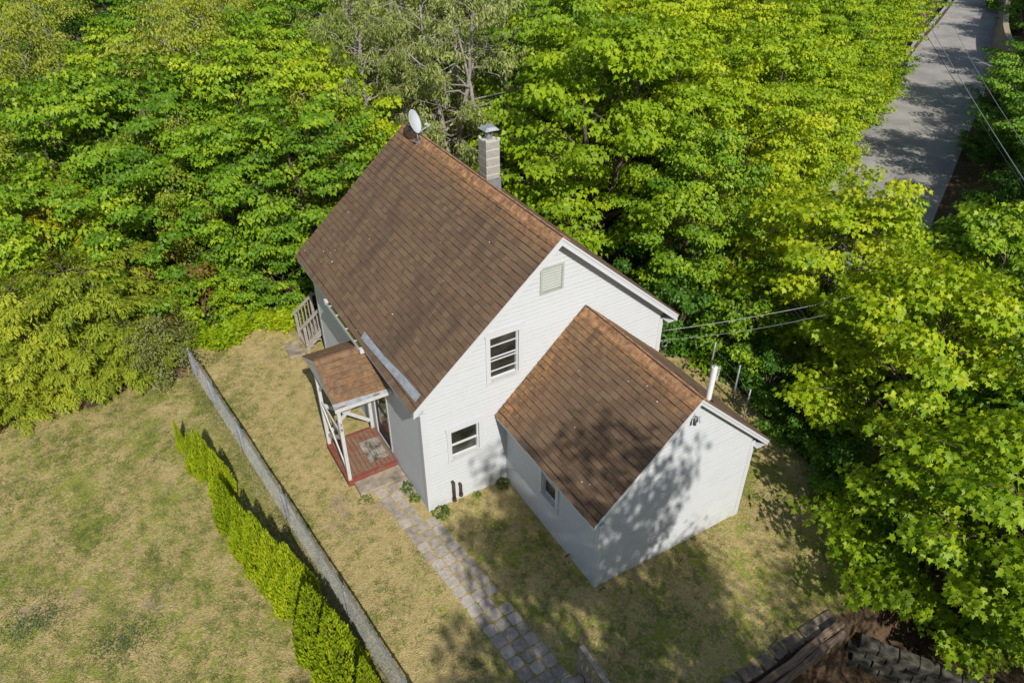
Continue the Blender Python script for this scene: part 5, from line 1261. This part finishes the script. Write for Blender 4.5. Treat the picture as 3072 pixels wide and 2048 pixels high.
weed(1.28, -.14, .09, .12, .06, 24, 'small weed against the wall below the lower window')
weed(-.16, .95, .13, .20, .08, 45, 'weed between the side wall and the concrete step')
weed(-.16, .52, .12, .20, .08, 45, 'weed along the side wall beside the pavers')
weed(-1.25, 1.15, .18, .10, .05, 60, 'low weed in front of the porch post')
weed(-.55, 1.76, .30, .12, .04, 70, 'fringe of weed under the red porch edge')
# ---- ground cover, grass, litter, petals
def scatter(name, label, T, mat, n, fn, size, seed, hgt=(.0, .05), upright=False, nz=.4):
    g = np.random.default_rng(seed); xy = fn(g, n); z = height(xy[:, 0], xy[:, 1])+g.uniform(hgt[0], hgt[1], len(xy))
    k = len(xy); P = np.column_stack([xy, z]); a = g.uniform(0, 6.28, k)
    if upright: D = np.column_stack([np.cos(a)*.75, np.sin(a)*.75, g.uniform(.35, 1, k)]); N = np.column_stack([-np.cos(a), -np.sin(a), 0*a+.5])
    else: D = np.column_stack([np.cos(a), np.sin(a), g.normal(0, .3, k)]); N = np.array([0, 0, 1.])+g.normal(0, nz, (k, 3))
    V, F = place(T, P, D, N, size*g.uniform(.6, 1.3, k))
    v = np.clip(.5+.25*np.sin(xy[:, 0]*2.1+1)*np.cos(xy[:, 1]*1.7)+g.normal(0, .22, k), 0, 1)
    o = link(name, mesh_np(name, V, F, M[mat], False, v)); tag(o, label, None, None, 'stuff'); return o
def outside(xy):   # keep off house, path, porch
    x, y = xy[:, 0], xy[:, 1]
    k = ~((x > -.06) & (x < 7.06) & (y > -.06) & (y < 9.1)) & ~((x > X0-.05) & (x < X1+.05) & (y > -WL-.05) & (y < 0)) & ~((x > -1.45) & (x < 0) & (y > 1.2) & (y < 3.5))
    c = -.92+.44+(.86-y)*.098
    return k & ~((np.abs(x-c) < .40) & (y < 1.3) & (y > -8))
def lawn_pts(x0, x1, y0, y1, dens=None):
    def f(g, n):
        xy = np.column_stack([g.uniform(x0, x1, n), g.uniform(y0, y1, n)]); k = (lawn_mask(xy[:, 0], xy[:, 1]) > .5) & outside(xy)
        xy = xy[k]; cl = np.sin(xy[:, 0]*2.3)*np.cos(xy[:, 1]*1.9+xy[:, 0])+.6*np.sin(xy[:, 0]*6.1-xy[:, 1]*5.3)
        return xy[g.uniform(-1.6, 1.3, len(xy)) < cl]
    return f
def tufts(f, k, sg):
    def h(g, n):
        xy = f(g, n//k*2); xy = np.repeat(xy, k, 0); return xy+g.normal(0, sg, xy.shape)
    return h
scatter('grass_tufts', 'greener grass tufts in the lawn left of the hedge', BLADE, 'grass_g', 70000, tufts(lawn_pts(-12, -2.6, -7, 9.3), 22, .055), .085, 21, (0, 0), True)
scatter('grass_tufts', 'greener grass tufts in the lawn round the house', BLADE, 'grass_g', 60000, tufts(lawn_pts(-3.4, 10.3, -7.1, 9.8), 22, .05), .08, 22, (0, 0), True)
scatter('grass', 'short dry grass blades of the lawn left of the hedge', BLADE, 'grass', 150000, lawn_pts(-12, -2.6, -7, 9.5), .075, 1, (0, .0), True)
scatter('grass', 'short grass blades of the lawn round the house', BLADE, 'grass', 130000, lawn_pts(-3.6, 10.5, -7.2, 10.2), .07, 2, (0, .0), True)
def pts_fence(g, n):
    y = g.uniform(-7, 9, n); return np.column_stack([fxl(y)-.12+g.normal(0, .16, n), y])
scatter('long_grass', 'longer grass growing along the foot of the chain link fence', BLADE, 'grass', 5000, pts_fence, .17, 3, (0, 0), True)
def pts_clover(g, n):
    c = np.array([(-6.95, .1), (-8.75, 1.5)])[g.integers(0, 2, n)]; return c+g.normal(0, 1, (n, 2))*np.array([.38, .22])
scatter('clover_patch', 'grey green clover patches in the dry lawn', OVAL, 'clover', 1500, pts_clover, .04, 4, (.01, .05))
def pts_wood(g, n):
    xy = np.column_stack([g.uniform(-12, 30, n), g.uniform(-9, 34, n)]); k = (lawn_mask(xy[:, 0], xy[:, 1]) < .35) & (road_dist(xy[:, 0], xy[:, 1]) > RHALF+.3) & outside(xy) & ~((xy[:, 0] > 1.5) & (xy[:, 0] < 8) & (xy[:, 1] < -7)); return xy[k]
scatter('leaf_litter', 'brown fallen leaves on the floor of the woods', OVAL, 'litter', 60000, pts_wood, .13, 5, (.0, .04))
def pts_clump(g, n):
    xy = pts_wood(g, n//30); xy = xy[np.sin(xy[:, 0]*1.1+xy[:, 1]*.4)+np.cos(xy[:, 1]*.9-xy[:, 0]*.3) > -.3]; return np.repeat(xy, 30, 0)+g.normal(0, .28, (len(xy)*30, 2))
scatter('undergrowth', 'low leafy undergrowth on the floor of the woods', LOBED, 'leaf_d', 70000, pts_clump, .12, 6, (.05, .75))
def pts_bank(g, n):
    y = g.uniform(-7.0, 3.5, n); return np.column_stack([edge_right(y)+np.abs(g.normal(.55, .5, n)), y])
scatter('bank_ground_cover', 'dark green ground cover spilling down the bank right of the lawn', OVAL, 'leaf_d', 26000, pts_bank, .085, 7, (.02, .5))
def pts_edge(g, n):
    x = g.uniform(-4.2, .2, n); return np.column_stack([x, 10.1+.3*np.sin(x*3)+g.normal(0, .22, n)])
scatter('edge_ground_cover', 'bright leafy ground cover at the back lawn edge', LOBED, 'leaf_y', 7000, pts_edge, .11, 8, (.02, .55))
def pts_petal(g, n):
    xy = np.column_stack([g.uniform(-1, 4, n), g.uniform(-7, 0, n)]); return xy[outside(xy)]
scatter('fallen_petals', 'tiny pale petals scattered on the shaded front lawn', OVAL, 'petal', 380, pts_petal, .022, 9, (.03, .05))
# petals on the roof
g = np.random.default_rng(5); P = []
for k in range(46):
    x = g.uniform(-.2, 3.4) if k > 16 else g.uniform(-.1, .8); y = g.uniform(0, 7.6) if k > 16 else g.uniform(6, 7.6); P.append((x, y, RP(x, .022).z))
for k in range(22):
    x = g.uniform(X0, WR-.1); y = g.uniform(-3.9, -.2); P.append((x, y, wzroof(x)+.022))
P = np.array(P); n = len(P); V, F = place(OVAL, P, g.normal(0, 1, (n, 3)), np.tile(nL, (n, 1))+g.normal(0, .3, (n, 3)), g.uniform(.025, .055, n))
tag(link('roof_petals', mesh_np('roof_petals', V, F, M['petal'])), 'pale fallen petals dotted over the brown shingles', kind='stuff')
